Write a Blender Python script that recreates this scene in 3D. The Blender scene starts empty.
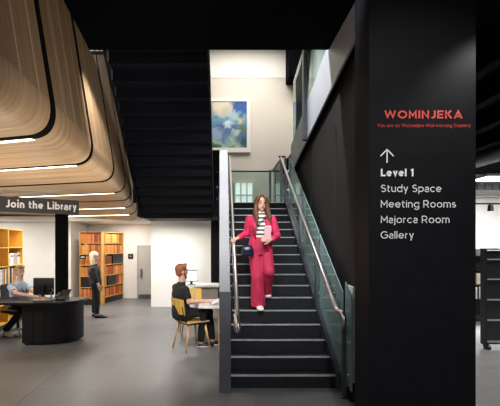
import bpy, bmesh, math, random
from mathutils import Vector, Matrix
random.seed(7)
C = bpy.context.scene.collection
H, F, CX, HY = 1.69, 400.0, 222.0, 243.0      # eye height, focal length in pixels, principal point

def at(px, py, d):
    return Vector(((px - CX) * d / F, d, H - (py - HY) * d / F))
def X(px, d): return (px - CX) * d / F
def Z(py, d): return H - (py - HY) * d / F

# ---------------------------------------------------------------- materials
def mat(name, col, rough=0.6, metal=0.0, noise=0.0, nscale=8.0, bump=0.0, spec=0.5, sheen=0.0, stretch=(1, 1, 1), detail=4):
    m = bpy.data.materials.new(name); m.use_nodes = True
    nt = m.node_tree; b = nt.nodes['Principled BSDF']
    b.inputs['Roughness'].default_value = rough
    b.inputs['Metallic'].default_value = metal
    b.inputs['Specular IOR Level'].default_value = spec
    if sheen: b.inputs['Sheen Weight'].default_value = sheen
    b.inputs['Base Color'].default_value = (*col, 1)
    tc = nt.nodes.new('ShaderNodeTexCoord'); mp = nt.nodes.new('ShaderNodeMapping')
    mp.inputs['Scale'].default_value = stretch
    nt.links.new(tc.outputs['Object'], mp.inputs['Vector'])
    n = nt.nodes.new('ShaderNodeTexNoise'); n.inputs['Scale'].default_value = nscale; n.inputs['Detail'].default_value = detail
    nt.links.new(mp.outputs['Vector'], n.inputs['Vector'])
    r = nt.nodes.new('ShaderNodeValToRGB')
    r.color_ramp.elements[0].position = 0.3; r.color_ramp.elements[1].position = 0.7
    r.color_ramp.elements[0].color = (*[c * (1 - noise) for c in col], 1)
    r.color_ramp.elements[1].color = (*[min(1, c * (1 + noise)) for c in col], 1)
    nt.links.new(n.outputs['Fac'], r.inputs['Fac']); nt.links.new(r.outputs['Color'], b.inputs['Base Color'])
    if bump:
        bp = nt.nodes.new('ShaderNodeBump'); bp.inputs['Strength'].default_value = bump; bp.inputs['Distance'].default_value = 0.01
        nt.links.new(n.outputs['Fac'], bp.inputs['Height']); nt.links.new(bp.outputs['Normal'], b.inputs['Normal'])
    return m

def emit(name, col, s):
    m = mat(name, col, 0.5)
    b = m.node_tree.nodes['Principled BSDF']
    b.inputs['Emission Color'].default_value = (*col, 1); b.inputs['Emission Strength'].default_value = s
    return m

def glass(name, tint=(0.80, 0.90, 0.88), ior=1.45, milky=0.0):
    m = bpy.data.materials.new(name); m.use_nodes = True; nt = m.node_tree; nt.nodes.clear()
    o = nt.nodes.new('ShaderNodeOutputMaterial'); t = nt.nodes.new('ShaderNodeBsdfTransparent'); g = nt.nodes.new('ShaderNodeBsdfGlossy')
    mx = nt.nodes.new('ShaderNodeMixShader'); lw = nt.nodes.new('ShaderNodeFresnel'); lw.inputs['IOR'].default_value = ior
    n = nt.nodes.new('ShaderNodeTexNoise'); n.inputs['Scale'].default_value = 1.5
    mr = nt.nodes.new('ShaderNodeMapRange'); mr.inputs['To Min'].default_value = 0.0; mr.inputs['To Max'].default_value = 0.02
    nt.links.new(n.outputs['Fac'], mr.inputs['Value']); nt.links.new(mr.outputs['Result'], g.inputs['Roughness'])
    t.inputs['Color'].default_value = (*tint, 1); g.inputs['Color'].default_value = (0.9, 0.95, 0.95, 1)
    nt.links.new(lw.outputs['Fac'], mx.inputs['Fac'])
    src = t
    if milky:
        df = nt.nodes.new('ShaderNodeBsdfDiffuse'); df.inputs['Color'].default_value = (0.52, 0.76, 0.73, 1)
        m2 = nt.nodes.new('ShaderNodeMixShader'); m2.inputs['Fac'].default_value = milky
        nt.links.new(t.outputs[0], m2.inputs[1]); nt.links.new(df.outputs[0], m2.inputs[2]); src = m2
    nt.links.new(src.outputs[0], mx.inputs[1]); nt.links.new(g.outputs[0], mx.inputs[2])
    nt.links.new(mx.outputs[0], o.inputs['Surface'])
    return m

# ---------------------------------------------------------------- mesh helpers
def BM(): return bmesh.new()
def box(bm, x0, x1, y0, y1, z0, z1, bev=0.0, M=None):
    r = bmesh.ops.create_cube(bm, size=1.0)
    vs = r['verts']
    bmesh.ops.scale(bm, vec=(x1 - x0, y1 - y0, z1 - z0), verts=vs)
    bmesh.ops.translate(bm, vec=((x0 + x1) / 2, (y0 + y1) / 2, (z0 + z1) / 2), verts=vs)
    if bev:
        es = list({e for v in vs for e in v.link_edges})
        rr = bmesh.ops.bevel(bm, geom=es, offset=bev, segments=2, affect='EDGES')
        vs = list({v for f in rr['faces'] for v in f.verts} | {v for v in vs if v.is_valid})
    if M is not None: bmesh.ops.transform(bm, matrix=M, verts=vs)
    return vs
def prism(bm, pts, off):
    """polygon pts extruded by vector off"""
    off = Vector(off); a = [bm.verts.new(p) for p in pts]; b = [bm.verts.new(Vector(p) + off) for p in pts]
    n = len(pts); bm.faces.new(a); bm.faces.new(b[::-1])
    for i in range(n): bm.faces.new((a[i], b[i], b[(i + 1) % n], a[(i + 1) % n]))
    bmesh.ops.recalc_face_normals(bm, faces=bm.faces[:])
def loft(bm, secs, n=16):
    """closed tube through sections (centre, half axis u, half axis v)"""
    rings = []
    for c, u, v in secs:
        rings.append([bm.verts.new(Vector(c) + Vector(u) * math.cos(2 * math.pi * k / n) + Vector(v) * math.sin(2 * math.pi * k / n)) for k in range(n)])
    for a, b in zip(rings, rings[1:]):
        for k in range(n): bm.faces.new((a[k], a[(k + 1) % n], b[(k + 1) % n], b[k]))
    bm.faces.new(rings[0][::-1]); bm.faces.new(rings[-1])
def tube(bm, pts, rad, n=10, balls=False):
    pts = [Vector(p) for p in pts]
    if not isinstance(rad, (list, tuple)): rad = [rad] * len(pts)
    t0 = (pts[1] - pts[0]).normalized()
    up = Vector((0, 0, 1)) if abs(t0.z) < 0.9 else Vector((1, 0, 0))
    u = t0.cross(up).normalized(); secs = []
    for i, p in enumerate(pts):
        t = ((pts[min(i + 1, len(pts) - 1)] - pts[i]).normalized() + (pts[i] - pts[max(i - 1, 0)]).normalized())
        t = t.normalized() if t.length > 1e-6 else t0
        u = (u - t * u.dot(t)).normalized(); v = t.cross(u)
        secs.append((p, u * rad[i], v * rad[i]))
    loft(bm, secs, n)
    if balls:
        for i in range(len(pts)): ball(bm, pts[i], rad[i])
def ball(bm, c, r, M=None, seg=14):
    if not isinstance(r, (list, tuple)): r = (r, r, r)
    res = bmesh.ops.create_uvsphere(bm, u_segments=seg, v_segments=max(6, seg // 2 + 2), radius=1.0)
    bmesh.ops.scale(bm, vec=r, verts=res['verts'])
    if M is not None: bmesh.ops.transform(bm, matrix=M, verts=res['verts'])
    bmesh.ops.translate(bm, vec=Vector(c), verts=res['verts'])
def cyl(bm, c, r, h, n=20, r2=None):
    res = bmesh.ops.create_cone(bm, cap_ends=True, segments=n, radius1=r, radius2=r if r2 is None else r2, depth=h)
    bmesh.ops.translate(bm, vec=Vector(c) + Vector((0, 0, h / 2)), verts=res['verts'])
def T(x, y, z, rz=0): return Matrix.Translation((x, y, z)) @ Matrix.Rotation(rz, 4, 'Z')

def obj(name, bm, m, parent=None, smooth=False, label=None, cat=None, group=None, kind=None, loc=None, rz=0):
    bmesh.ops.recalc_face_normals(bm, faces=bm.faces[:])
    me = bpy.data.meshes.new(name); bm.to_mesh(me); bm.free()
    me.materials.append(m)
    if smooth: me.polygons.foreach_set('use_smooth', [True] * len(me.polygons))
    o = bpy.data.objects.new(name, me); C.objects.link(o)
    if loc is not None: o.location = loc
    o.rotation_euler.z = rz
    if parent is not None:
        o.parent = parent
        if loc is None and rz == 0: o.matrix_parent_inverse = parent_world(parent).inverted()
    if label: o['label'] = label
    if cat: o['category'] = cat
    if group: o['group'] = group
    if kind: o['kind'] = kind
    return o
def parent_world(p):
    M = Matrix.LocRotScale(p.location, p.rotation_euler, p.scale)
    if p.parent is not None: M = parent_world(p.parent) @ p.matrix_parent_inverse @ M
    return M
def thing(name, label, cat, loc=(0, 0, 0), rz=0, group=None):
    o = bpy.data.objects.new(name, None); C.objects.link(o); o.location = loc; o.rotation_euler.z = rz
    o.empty_display_size = 0.1
    o['label'] = label; o['category'] = cat
    if group: o['group'] = group
    return o
def local(o, parent):
    """child whose coordinates are already in the parent's frame"""
    o.parent = parent; o.matrix_parent_inverse = Matrix.Identity(4); return o
def struct(name, bm, m, parent=None, smooth=False):
    return obj(name, bm, m, parent, smooth, kind='structure' if parent is None else None)
def copy_tree(o, parent=None):
    c = o.copy(); C.objects.link(c)
    if parent is not None: c.parent = parent
    for ch in [x for x in C.objects if x.parent == o]: copy_tree(ch, c)
    return c
def fuse(name, bm, voxel, m, parent, smooth=4, label=None, cut=None, shell=0.0):
    """one continuous skin out of overlapping closed shapes"""
    bmesh.ops.recalc_face_normals(bm, faces=bm.faces[:])
    me = bpy.data.meshes.new('t'); bm.to_mesh(me); bm.free()
    o = bpy.data.objects.new('t', me); C.objects.link(o)
    r = o.modifiers.new('r', 'REMESH'); r.mode = 'VOXEL'; r.voxel_size = voxel
    s = o.modifiers.new('s', 'SMOOTH'); s.factor = 0.5; s.iterations = smooth
    dg = bpy.context.evaluated_depsgraph_get(); dg.update()
    m2 = bpy.data.meshes.new_from_object(o.evaluated_get(dg))
    C.objects.unlink(o); bpy.data.objects.remove(o)
    b2 = bmesh.new(); b2.from_mesh(m2)
    if cut: bmesh.ops.delete(b2, geom=[f for f in b2.faces if cut(f.calc_center_median())], context='FACES')
    if shell: bmesh.ops.solidify(b2, geom=b2.faces[:], thickness=shell)
    return obj(name, b2, m, parent, True, label)

# ---------------------------------------------------------------- material list
M = {}
M['black'] = mat('black paint', (0.003, 0.003, 0.004), 0.6, noise=0.15)
M['blacksat'] = mat('satin black', (0.008, 0.008, 0.009), 0.35, noise=0.2, nscale=3)
M['ribblack'] = mat('rib black', (0.004, 0.004, 0.004), 0.95, noise=0.1, spec=0.05)
M['ceilblack'] = mat('black ceiling', (0.0012, 0.0012, 0.0018), 0.95, noise=0.2, spec=0.05)
M['flight'] = mat('black stair steel', (0.0028, 0.003, 0.006), 0.6, noise=0.2, spec=0.15)
M['navy'] = mat('dark navy wall', (0.0050, 0.0050, 0.0068), 0.6, noise=0.2, spec=0.12)
M['brownwall'] = mat('brown black wall', (0.009, 0.0075, 0.007), 0.6, noise=0.15, spec=0.25, nscale=2)
M['white'] = mat('white wall', (0.78, 0.76, 0.72), 0.8, noise=0.03, nscale=2)
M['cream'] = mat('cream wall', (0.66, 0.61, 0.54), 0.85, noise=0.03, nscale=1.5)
M['creamlit'] = mat('lit cream wall', (0.85, 0.82, 0.76), 0.85, noise=0.03, nscale=1.5)  # paler than the cream wall below: ceiling light painted into the colour
M['step'] = mat('charcoal step', (0.0045, 0.005, 0.008), 0.65, spec=0.3, noise=0.3, nscale=14)
M['nosing'] = mat('aluminium nosing', (0.42, 0.44, 0.46), 0.4, 0.6, noise=0.15, nscale=20)
M['steel'] = mat('brushed steel', (0.72, 0.70, 0.68), 0.28, 1.0, noise=0.06, nscale=30)
M['post'] = mat('dark steel', (0.16, 0.17, 0.18), 0.4, 0.8, noise=0.1)
M['stringer'] = mat('slate stringer', (0.05, 0.06, 0.08), 0.4, 0.3, noise=0.15)
M['palegrey'] = mat('grey finish', (0.30, 0.30, 0.32), 0.5, 0.0, noise=0.06, nscale=5)
M['plinth'] = mat('dark grey finish', (0.075, 0.076, 0.09), 0.5, 0.2, noise=0.12, nscale=5)
M['fascia'] = mat('metal fascia', (0.34, 0.34, 0.37), 0.38, 0.25, noise=0.08, nscale=2)
M['glass'] = glass('clear glass', ior=1.15)
M['palepane'] = glass('pale glass', (0.88, 0.92, 0.90), ior=1.02, milky=0.07)
M['glassgreen'] = glass('green glass', (0.70, 0.86, 0.83), ior=1.3, milky=0.36)
M['lightwood'] = mat('birch ply', (0.62, 0.38, 0.14), 0.45, noise=0.15, nscale=6, stretch=(1, 1, 0.15))
M['yellowply'] = mat('yellow ply', (0.72, 0.43, 0.08), 0.4, noise=0.08, nscale=6, stretch=(1, 1, 0.2))
M['shelfwood'] = mat('shelf timber', (0.62, 0.33, 0.09), 0.5, noise=0.12, nscale=5, stretch=(1, 1, 0.15))
M['whitelam'] = mat('white laminate', (0.75, 0.73, 0.70), 0.4, noise=0.02)
M['beigepanel'] = mat('beige panel', (0.34, 0.29, 0.24), 0.7, noise=0.05)
M['plastic'] = mat('black plastic', (0.01, 0.01, 0.012), 0.35, noise=0.1)
M['screen'] = emit('lit screen', (0.85, 0.95, 1.0), 1.6)
M['greyplastic'] = mat('grey plastic', (0.35, 0.35, 0.37), 0.45, noise=0.05)
M['paper'] = mat('paper', (0.8, 0.78, 0.8), 0.8, noise=0.05, nscale=20)
M['signgrey'] = mat('sign grey', (0.035, 0.035, 0.04), 0.5, noise=0.08)
M['lettwhite'] = mat('white lettering', (0.85, 0.85, 0.85), 0.6, noise=0.02)
M['lettred'] = mat('red lettering', (0.62, 0.06, 0.05), 0.6, noise=0.05)
M['led'] = emit('LED diffuser', (1.0, 0.86, 0.62), 5.0)
M['lamp'] = emit('lamp diffuser', (1.0, 0.97, 0.92), 4.0)
M['door'] = mat('grey door', (0.42, 0.41, 0.39), 0.5, noise=0.04)
M['skin'] = mat('skin', (0.62, 0.36, 0.26), 0.5, noise=0.08, nscale=12)
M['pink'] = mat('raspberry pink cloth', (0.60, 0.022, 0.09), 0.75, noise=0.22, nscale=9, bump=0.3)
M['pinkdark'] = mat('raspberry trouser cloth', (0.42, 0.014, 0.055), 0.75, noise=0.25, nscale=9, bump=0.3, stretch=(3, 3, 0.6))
M['auburn'] = mat('auburn hair', (0.13, 0.045, 0.018), 0.5, noise=0.6, nscale=14, stretch=(4, 4, 0.6))
M['ginger'] = mat('ginger hair', (0.23, 0.07, 0.025), 0.6, noise=0.4, nscale=30)
M['sandy'] = mat('sandy hair', (0.42, 0.25, 0.13), 0.6, noise=0.4, nscale=30)
M['blonde'] = mat('blonde hair', (0.72, 0.56, 0.38), 0.5, noise=0.25, nscale=20, stretch=(4, 4, 0.6))
M['blackcloth'] = mat('black cloth', (0.008, 0.008, 0.010), 0.85, noise=0.25, nscale=10, bump=0.2)
M['blueshirt'] = mat('pale blue shirt', (0.42, 0.50, 0.60), 0.8, noise=0.16, nscale=25)
M['eye'] = mat('dark eye', (0.02, 0.015, 0.012), 0.3, noise=0.1)
M['lips'] = mat('lips', (0.50, 0.10, 0.09), 0.5, noise=0.1)
M['shoepale'] = mat('pale shoe', (0.72, 0.64, 0.56), 0.6, noise=0.06)
M['bag'] = mat('navy leather', (0.012, 0.012, 0.035), 0.3, noise=0.3, nscale=20)
M['phone'] = mat('pale pink cover', (0.80, 0.40, 0.42), 0.4, noise=0.05)
M['frame'] = mat('white frame', (0.78, 0.76, 0.70), 0.5, noise=0.03)

# striped knit
m = mat('striped knit', (0.75, 0.72, 0.64), 0.8); nt = m.node_tree; b = nt.nodes['Principled BSDF']; M['stripe'] = m
tc = nt.nodes.new('ShaderNodeTexCoord'); sx = nt.nodes.new('ShaderNodeSeparateXYZ'); nt.links.new(tc.outputs['Object'], sx.inputs[0])
mu = nt.nodes.new('ShaderNodeMath'); mu.operation = 'MULTIPLY'; mu.inputs[1].default_value = 2 * math.pi / 0.058
sn = nt.nodes.new('ShaderNodeMath'); sn.operation = 'SINE'; nt.links.new(sx.outputs['Z'], mu.inputs[0]); nt.links.new(mu.outputs[0], sn.inputs[0])
gt = nt.nodes.new('ShaderNodeMath'); gt.operation = 'GREATER_THAN'; gt.inputs[1].default_value = 0.35; nt.links.new(sn.outputs[0], gt.inputs[0])
mx = nt.nodes.new('ShaderNodeMix'); mx.data_type = 'RGBA'; mx.inputs[6].default_value = (0.75, 0.72, 0.64, 1); mx.inputs[7].default_value = (0.012, 0.03, 0.03, 1)
nt.links.new(gt.outputs[0], mx.inputs[0]); nt.links.new(mx.outputs[2], b.inputs['Base Color'])

# floor: grey stone tiles with joints, some broad tonal patches
def floor_mat():
    m = mat('stone tiles', (0.1, 0.1, 0.1), 0.38, noise=0.25, nscale=0.9); nt = m.node_tree; b = nt.nodes['Principled BSDF']
    tc = nt.nodes.new('ShaderNodeTexCoord'); mp = nt.nodes.new('ShaderNodeMapping'); mp.inputs['Rotation'].default_value = (0, 0, math.radians(4.3))
    nt.links.new(tc.outputs['Object'], mp.inputs[0])
    br = nt.nodes.new('ShaderNodeTexBrick'); br.offset = 0.0; br.inputs['Scale'].default_value = 1.0
    br.inputs['Brick Width'].default_value = 0.375; br.inputs['Row Height'].default_value = 0.75
    br.inputs['Mortar Size'].default_value = 0.0035; br.inputs['Mortar Smooth'].default_value = 0.2
    br.inputs['Color1'].default_value = (0.122, 0.123, 0.128, 1); br.inputs['Color2'].default_value = (0.152, 0.152, 0.155, 1)
    br.inputs['Mortar'].default_value = (0.185, 0.185, 0.187, 1)
    nt.links.new(mp.outputs[0], br.inputs['Vector'])
    n1 = nt.nodes.new('ShaderNodeTexNoise'); n1.inputs['Scale'].default_value = 2.2; n1.inputs['Detail'].default_value = 6
    nt.links.new(tc.outputs['Object'], n1.inputs['Vector'])
    mr = nt.nodes.new('ShaderNodeMapRange'); mr.inputs['To Min'].default_value = 0.75; mr.inputs['To Max'].default_value = 1.25
    nt.links.new(n1.outputs['Fac'], mr.inputs['Value'])
    mm = nt.nodes.new('ShaderNodeMix'); mm.data_type = 'RGBA'; mm.blend_type = 'MULTIPLY'; mm.inputs[0].default_value = 1
    nt.links.new(br.outputs['Color'], mm.inputs[6]); nt.links.new(mr.outputs['Result'], mm.inputs[7])
    nt.links.new(mm.outputs[2], b.inputs['Base Color'])
    n2 = nt.nodes.new('ShaderNodeMapRange'); n2.inputs['To Min'].default_value = 0.28; n2.inputs['To Max'].default_value = 0.55
    nt.links.new(n1.outputs['Fac'], n2.inputs['Value']); nt.links.new(n2.outputs['Result'], b.inputs['Roughness'])
    return m
M['floor'] = floor_mat()
M['concrete'] = mat('polished concrete', (0.17, 0.150, 0.133), 0.4, noise=0.16, nscale=1.3, detail=8)
M['carpet'] = mat('light grey floor', (0.26, 0.25, 0.25), 0.7, noise=0.1, nscale=4)

# timber lining: grain runs along the bent section (UV.y), boards across (UV.x); tiny perforations above the bend
def timber_mat():
    m = mat('timber lining', (0.5, 0.3, 0.15), 0.42); nt = m.node_tree; b = nt.nodes['Principled BSDF']
    uv = nt.nodes.new('ShaderNodeUVMap'); uv.uv_map = 'UVMap'
    mp = nt.nodes.new('ShaderNodeMapping'); mp.inputs['Scale'].default_value = (16, 0.5, 1); nt.links.new(uv.outputs[0], mp.inputs[0])
    n = nt.nodes.new('ShaderNodeTexNoise'); n.inputs['Scale'].default_value = 1.0; n.inputs['Detail'].default_value = 6; nt.links.new(mp.outputs[0], n.inputs['Vector'])
    r = nt.nodes.new('ShaderNodeValToRGB'); r.color_ramp.elements[0].position = 0.3; r.color_ramp.elements[1].position = 0.72
    r.color_ramp.elements[0].color = (0.29, 0.178, 0.095, 1); r.color_ramp.elements[1].color = (0.50, 0.345, 0.205, 1)
    nt.links.new(n.outputs['Fac'], r.inputs['Fac'])
    sp = nt.nodes.new('ShaderNodeSeparateXYZ'); nt.links.new(uv.outputs[0], sp.inputs[0])
    def math_(op, a, v):
        k = nt.nodes.new('ShaderNodeMath'); k.operation = op
        if hasattr(a, 'links'): nt.links.new(a, k.inputs[0])
        else: k.inputs[0].default_value = a
        if hasattr(v, 'links'): nt.links.new(v, k.inputs[1])
        elif v is not None: k.inputs[1].default_value = v
        return k.outputs[0]
    # board joints every 0.3 m, lighter
    fr = math_('FRACT', math_('MULTIPLY', sp.outputs[0], 3.4), None)
    joint = math_('LESS_THAN', fr, 0.07)
    # perforations
    s1 = math_('SINE', math_('MULTIPLY', sp.outputs[0], 2 * math.pi / 0.024), None); s2 = math_('SINE', math_('MULTIPLY', sp.outputs[1], 2 * math.pi / 0.024), None)
    dots = math_('GREATER_THAN', math_('MULTIPLY', s1, s2), 0.1)
    above = math_('GREATER_THAN', sp.outputs[1], 0.0)
    notj = math_('SUBTRACT', 1.0, joint)
    d = math_('MULTIPLY', math_('MULTIPLY', dots, above), math_('MULTIPLY', notj, 0.9))
    mx = nt.nodes.new('ShaderNodeMix'); mx.data_type = 'RGBA'; nt.links.new(d, mx.inputs[0]); nt.links.new(r.outputs[0], mx.inputs[6]); mx.inputs[7].default_value = (0.10, 0.055, 0.03, 1)
    nb_ = math_('ADD', above, math_('LESS_THAN', sp.outputs[1], -0.46)); flat = math_('MULTIPLY', math_('MULTIPLY', joint, nb_), 0.75)
    m3 = nt.nodes.new('ShaderNodeMix'); m3.data_type = 'RGBA'; nt.links.new(flat, m3.inputs[0]); nt.links.new(mx.outputs[2], m3.inputs[6]); m3.inputs[7].default_value = (0.66, 0.48, 0.29, 1)
    nt.links.new(m3.outputs[2], b.inputs['Base Color'])
    return m
M['timber'] = timber_mat()

# ---------------------------------------------------------------- camera
cam = bpy.data.cameras.new('camera'); co = bpy.data.objects.new('camera', cam); C.objects.link(co)
cam.sensor_width = 36; cam.lens = F / 500 * 36; cam.shift_x = (250 - CX) / 500; cam.shift_y = (HY - 203) / 500
co.location = (0, 0, H); co.rotation_euler = (math.pi / 2, 0, 0); cam.clip_start = 0.05
bpy.context.scene.camera = co

# ---------------------------------------------------------------- shell
bm = BM(); box(bm, -9, 3.2, -3, 13, -0.1, 0); struct('floor', bm, M['floor'])
bm = BM(); prism(bm, [(-9, -1, 0.001), (-2.16, -1, 0.001), (-2.16, 5.75, 0.001), (-2.6, 6.1, 0.001), (-9, 6.3, 0.001)], (0, 0, 0.002)); struct('floor_concrete', bm, M['concrete'])
bm = BM(); box(bm, 3.2, 10, -3, 13, -0.1, 0); struct('floor_carpet', bm, M['carpet'])
bm = BM(); prism(bm, [(1.62, 3.7, 0.001), (3.2, 2.5, 0.001), (3.2, 12, 0.001), (1.62, 12, 0.001)], (0, 0, 0.002)); struct('floor_strip', bm, M['carpet'])
# black ceiling before the stair void
bm = BM(); box(bm, -2.6, 1.7, -3, 5.2, 4.2, 4.55); struct('ceiling', bm, M['ceilblack'])
bm = BM(); box(bm, -2.6, 4.2, 5.2, 13, 7.6, 7.8); struct('ceiling_void', bm, M['white'])
bm = BM(); box(bm, -9.2, -1.75, 10.62, 12.6, 2.27, 2.4); struct('ceiling_library', bm, M['white'])
bm = BM(); box(bm, 1.7, 10, -3, 13, 3.75, 3.9); struct('ceiling_right', bm, M['ceilblack'])
# walls
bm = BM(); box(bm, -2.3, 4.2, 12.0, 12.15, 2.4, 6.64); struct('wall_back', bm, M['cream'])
bm = BM(); box(bm, -2.3, 4.2, 11.985, 12.15, 6.641, 7.6); struct('wall_back_upper', bm, M['creamlit'])
bm = BM(); box(bm, -9.2, -1.75, 12.25, 12.4, 0, 2.27); struct('wall_library', bm, M['white'])
bm = BM(); box(bm, -9.2, -4.12, 10.9, 12.2, 0, 2.27); struct('wall_library_side', bm, M['white'])
bm = BM(); box(bm, X(151, 10.6), 0.0, 10.6, 10.75, 0, 2.6); box(bm, X(151, 10.6), X(151, 10.6) + 0.15, 10.75, 12.25, 0, 2.6); struct('wall_white', bm, M['white'])
bm = BM(); box(bm, X(211, 10.3), X(211, 10.3) + 0.26, 10.2, 10.45, 0, 4.06); struct('wall_navy', bm, M['navy'])
bm = BM()
wp = [(1.47, 3.35, 0), (1.47, 8.0, 0), (1.47, 8.0, 3.18), (1.47, 3.35, 4.0)]
prism(bm, wp, (0.2, 0, 0)); struct('wall_right', bm, M['brownwall'])
for i, yy in enumerate((5.16, 6.6)):
    bm = BM(); box(bm, 1.462, 1.472, yy - 0.008, yy + 0.008, 0, 3.2); struct('trim_%d' % (i + 1), bm, M['black'])
bm = BM(); box(bm, 1.6, 10, 12.0, 12.15, 0, 3.75); struct('wall_right_room', bm, M['white'])
bm = BM(); box(bm, 10, 10.15, -3, 12.15, 0, 3.9); struct('wall_far_right', bm, M['white'])
bm = BM(); box(bm, -9.2, -9, -3, 12.4, 0, 4.5); struct('wall_left', bm, M['white'])
bm = BM(); box(bm, -2.6, -2.45, 10.62, 12.0, 2.4, 7.6); box(bm, -2.6, -2.45, 5.2, 10.62, 4.9, 7.6); struct('wall_void_left', bm, M['black'])
bm = BM(); box(bm, -2.6, 4.2, 5.05, 5.2, 4.55, 7.6); struct('wall_void_front', bm, M['black'])
bm = BM(); box(bm, 4.05, 4.2, 5.2, 12, 3.9, 7.6); struct('wall_void_right', bm, M['cream'])
# black duct high in the void
bm = BM(); box(bm, X(287.5, 11.6), X(306, 11.6), 11.3, 11.95, Z(80.5, 11.6), 7.6, 0.01); obj('bulkhead_duct', bm, M['ceilblack'], label='black square duct dropping from the ceiling high above the landing', cat='duct')
# door in the recess
bm = BM(); box(bm, X(137.5, 12.25), X(151.8, 12.25) + 0.06, 12.18, 12.25, 0, Z(245.5, 12.2)); fr = struct('door_1', bm, M['greyplastic'])
bm = BM(); box(bm, X(139, 12.2), X(152, 12.2), 12.14, 12.18, 0.13, Z(247, 12.2), 0.004); obj('door_leaf', bm, M['door'], fr)
bm = BM(); box(bm, X(139, 12.2), X(152, 12.2), 12.13, 12.18, 0, 0.13); obj('kick_plate', bm, M['plinth'], fr)
bm = BM(); box(bm, X(140.4, 12.1), X(142, 12.1), 12.09, 12.14, Z(278, 12.1), Z(269, 12.1), 0.004); obj('door_handle', bm, M['post'], fr)
# glowing panes added to imitate windows reflected in the landing glass
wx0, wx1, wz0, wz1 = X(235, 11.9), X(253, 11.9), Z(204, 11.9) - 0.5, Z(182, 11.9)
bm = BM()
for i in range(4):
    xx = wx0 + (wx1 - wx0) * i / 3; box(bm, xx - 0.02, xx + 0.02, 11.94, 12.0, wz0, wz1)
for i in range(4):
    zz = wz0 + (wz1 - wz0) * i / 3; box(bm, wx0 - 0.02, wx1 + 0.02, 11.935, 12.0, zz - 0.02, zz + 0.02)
wf = struct('window_reflection_1', bm, M['frame'])
bm = BM(); box(bm, wx0, wx1, 11.97, 11.99, wz0, wz1); obj('reflection_pane', bm, emit('reflection glow', (0.85, 0.9, 0.88), 0.75), wf)

# ---------------------------------------------------------------- timber ceiling volume
ribs = [(-1.18, 0.6, 2.56), (-1.26, 1.95, 2.56), (X(57, 3.2), 3.2, 2.56), (X(95, 4.4), 4.4, 2.57), (X(116, 5.65), 5.65, 2.57), (X(127, 6.9), 6.9, 2.57),
        (X(132.5, 8.0), 8.0, 2.55), (X(135, 9.0), 9.0, 2.50), (X(138, 9.9), 9.9, 2.41), (X(138.6, 10.6), 10.6, 2.27)]
RD = Vector((-1, 0.30, 0))                      # how a rib runs to the left
def section(P, top=6.0, far=8.0):
    """points of the bent section and the distance v along it; v = 0 where the bend ends and the perforated side begins"""
    P = Vector(P); up = Vector((-0.16, 0, 1)).normalized(); R = 0.26; out = []
    a = P + up * R; c = P + RD.normalized() * R
    L = (top - a.z) / up.z
    for k in range(6): out.append((a + up * L * (1 - k / 6), L * (1 - k / 6)))
    for k in range(0, 11):
        t = k / 10; q = a * (1 - t) ** 2 + P * 2 * t * (1 - t) + c * t * t
        out.append((q, -t * R * 1.6))
    for k in range(1, 9): out.append((c + RD * far * k / 8, -R * 1.6 - RD.length * far * k / 8))
    return out
tl = thing('timber_ceiling', 'bent timber ceiling lining with black ribs and light strips over the library', 'ceiling lining', (-2.2, 3.2, 2.56))
tops = lambda d: 4.19 if d < 5.0 else 6.0
def strip(i, t0, t1, off, m, name, seg=None, th=0.012):
    """shell between two places t0..t1 (fraction from rib i to i+1): lower face, upper face and rims, off = how far the lower face stands proud"""
    A, B = Vector(ribs[i]), Vector(ribs[i + 1]); bm = BM(); uvl = bm.loops.layers.uv.new('UVMap'); rows = []
    for t in (t0, t1):
        P = A.lerp(B, t); s = section(P, 4.9); n = len(s); full = []
        for k, (q, v) in enumerate(s):
            tg = (s[min(k + 1, n - 1)][0] - s[max(k - 1, 0)][0]).normalized()
            nr = tg.cross(Vector((0, 1, 0))).normalized()
            full.append((q, v, nr, P.y))
        rows.append(full[seg[0]:seg[1]] if seg else full)
    def sheet(o, flip):
        vs = [[bm.verts.new(q + nr * o) for q, v, nr, y in row] for row in rows]
        for k in range(len(rows[0]) - 1):
            idx = [(0, k), (1, k), (1, k + 1), (0, k + 1)]
            if flip: idx = idx[::-1]
            f = bm.faces.new([vs[a][b_] for a, b_ in idx])
            for lp, (a, b_) in zip(f.loops, idx): lp[uvl].uv = (rows[a][b_][3], rows[a][b_][1])
            f.smooth = True
    sheet(off, False); sheet(off - th, True)
    for row, flip in ((rows[0], False), (rows[1], True)):
        va = [bm.verts.new(q + nr * off) for q, v, nr, y in row]; vb = [bm.verts.new(q + nr * (off - th)) for q, v, nr, y in row]
        for k in range(len(row) - 1): bm.faces.new([va[k], va[k + 1], vb[k + 1], vb[k]][::(-1 if flip else 1)])
    me = bpy.data.meshes.new(name); bm.to_mesh(me); bm.free(); me.materials.append(m)
    o = bpy.data.objects.new(name, me); C.objects.link(o); o.parent = tl; o.matrix_parent_inverse = parent_world(tl).inverted(); return o
for i in range(len(ribs) - 1):
    w = (Vector(ribs[i + 1]) - Vector(ribs[i])).length; g = 0.030 / w
    strip(i, g, 1 - g, 0.0, M['timber'], 'timber_panel')
for i in range(1, len(ribs) - 1):
    w = (Vector(ribs[i + 1]) - Vector(ribs[i])).length; g = (0.058 if i == 2 else 0.046) / w
    strip(i, -g * .8, g, 0.006, M['ribblack'], 'rib', th=.03)
    if i in (2, 3, 5, 7, 8): strip(i, g * 0.55, g * 1.35, 0.011, M['led'], 'light_strip', (16, 40), .006)
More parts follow.
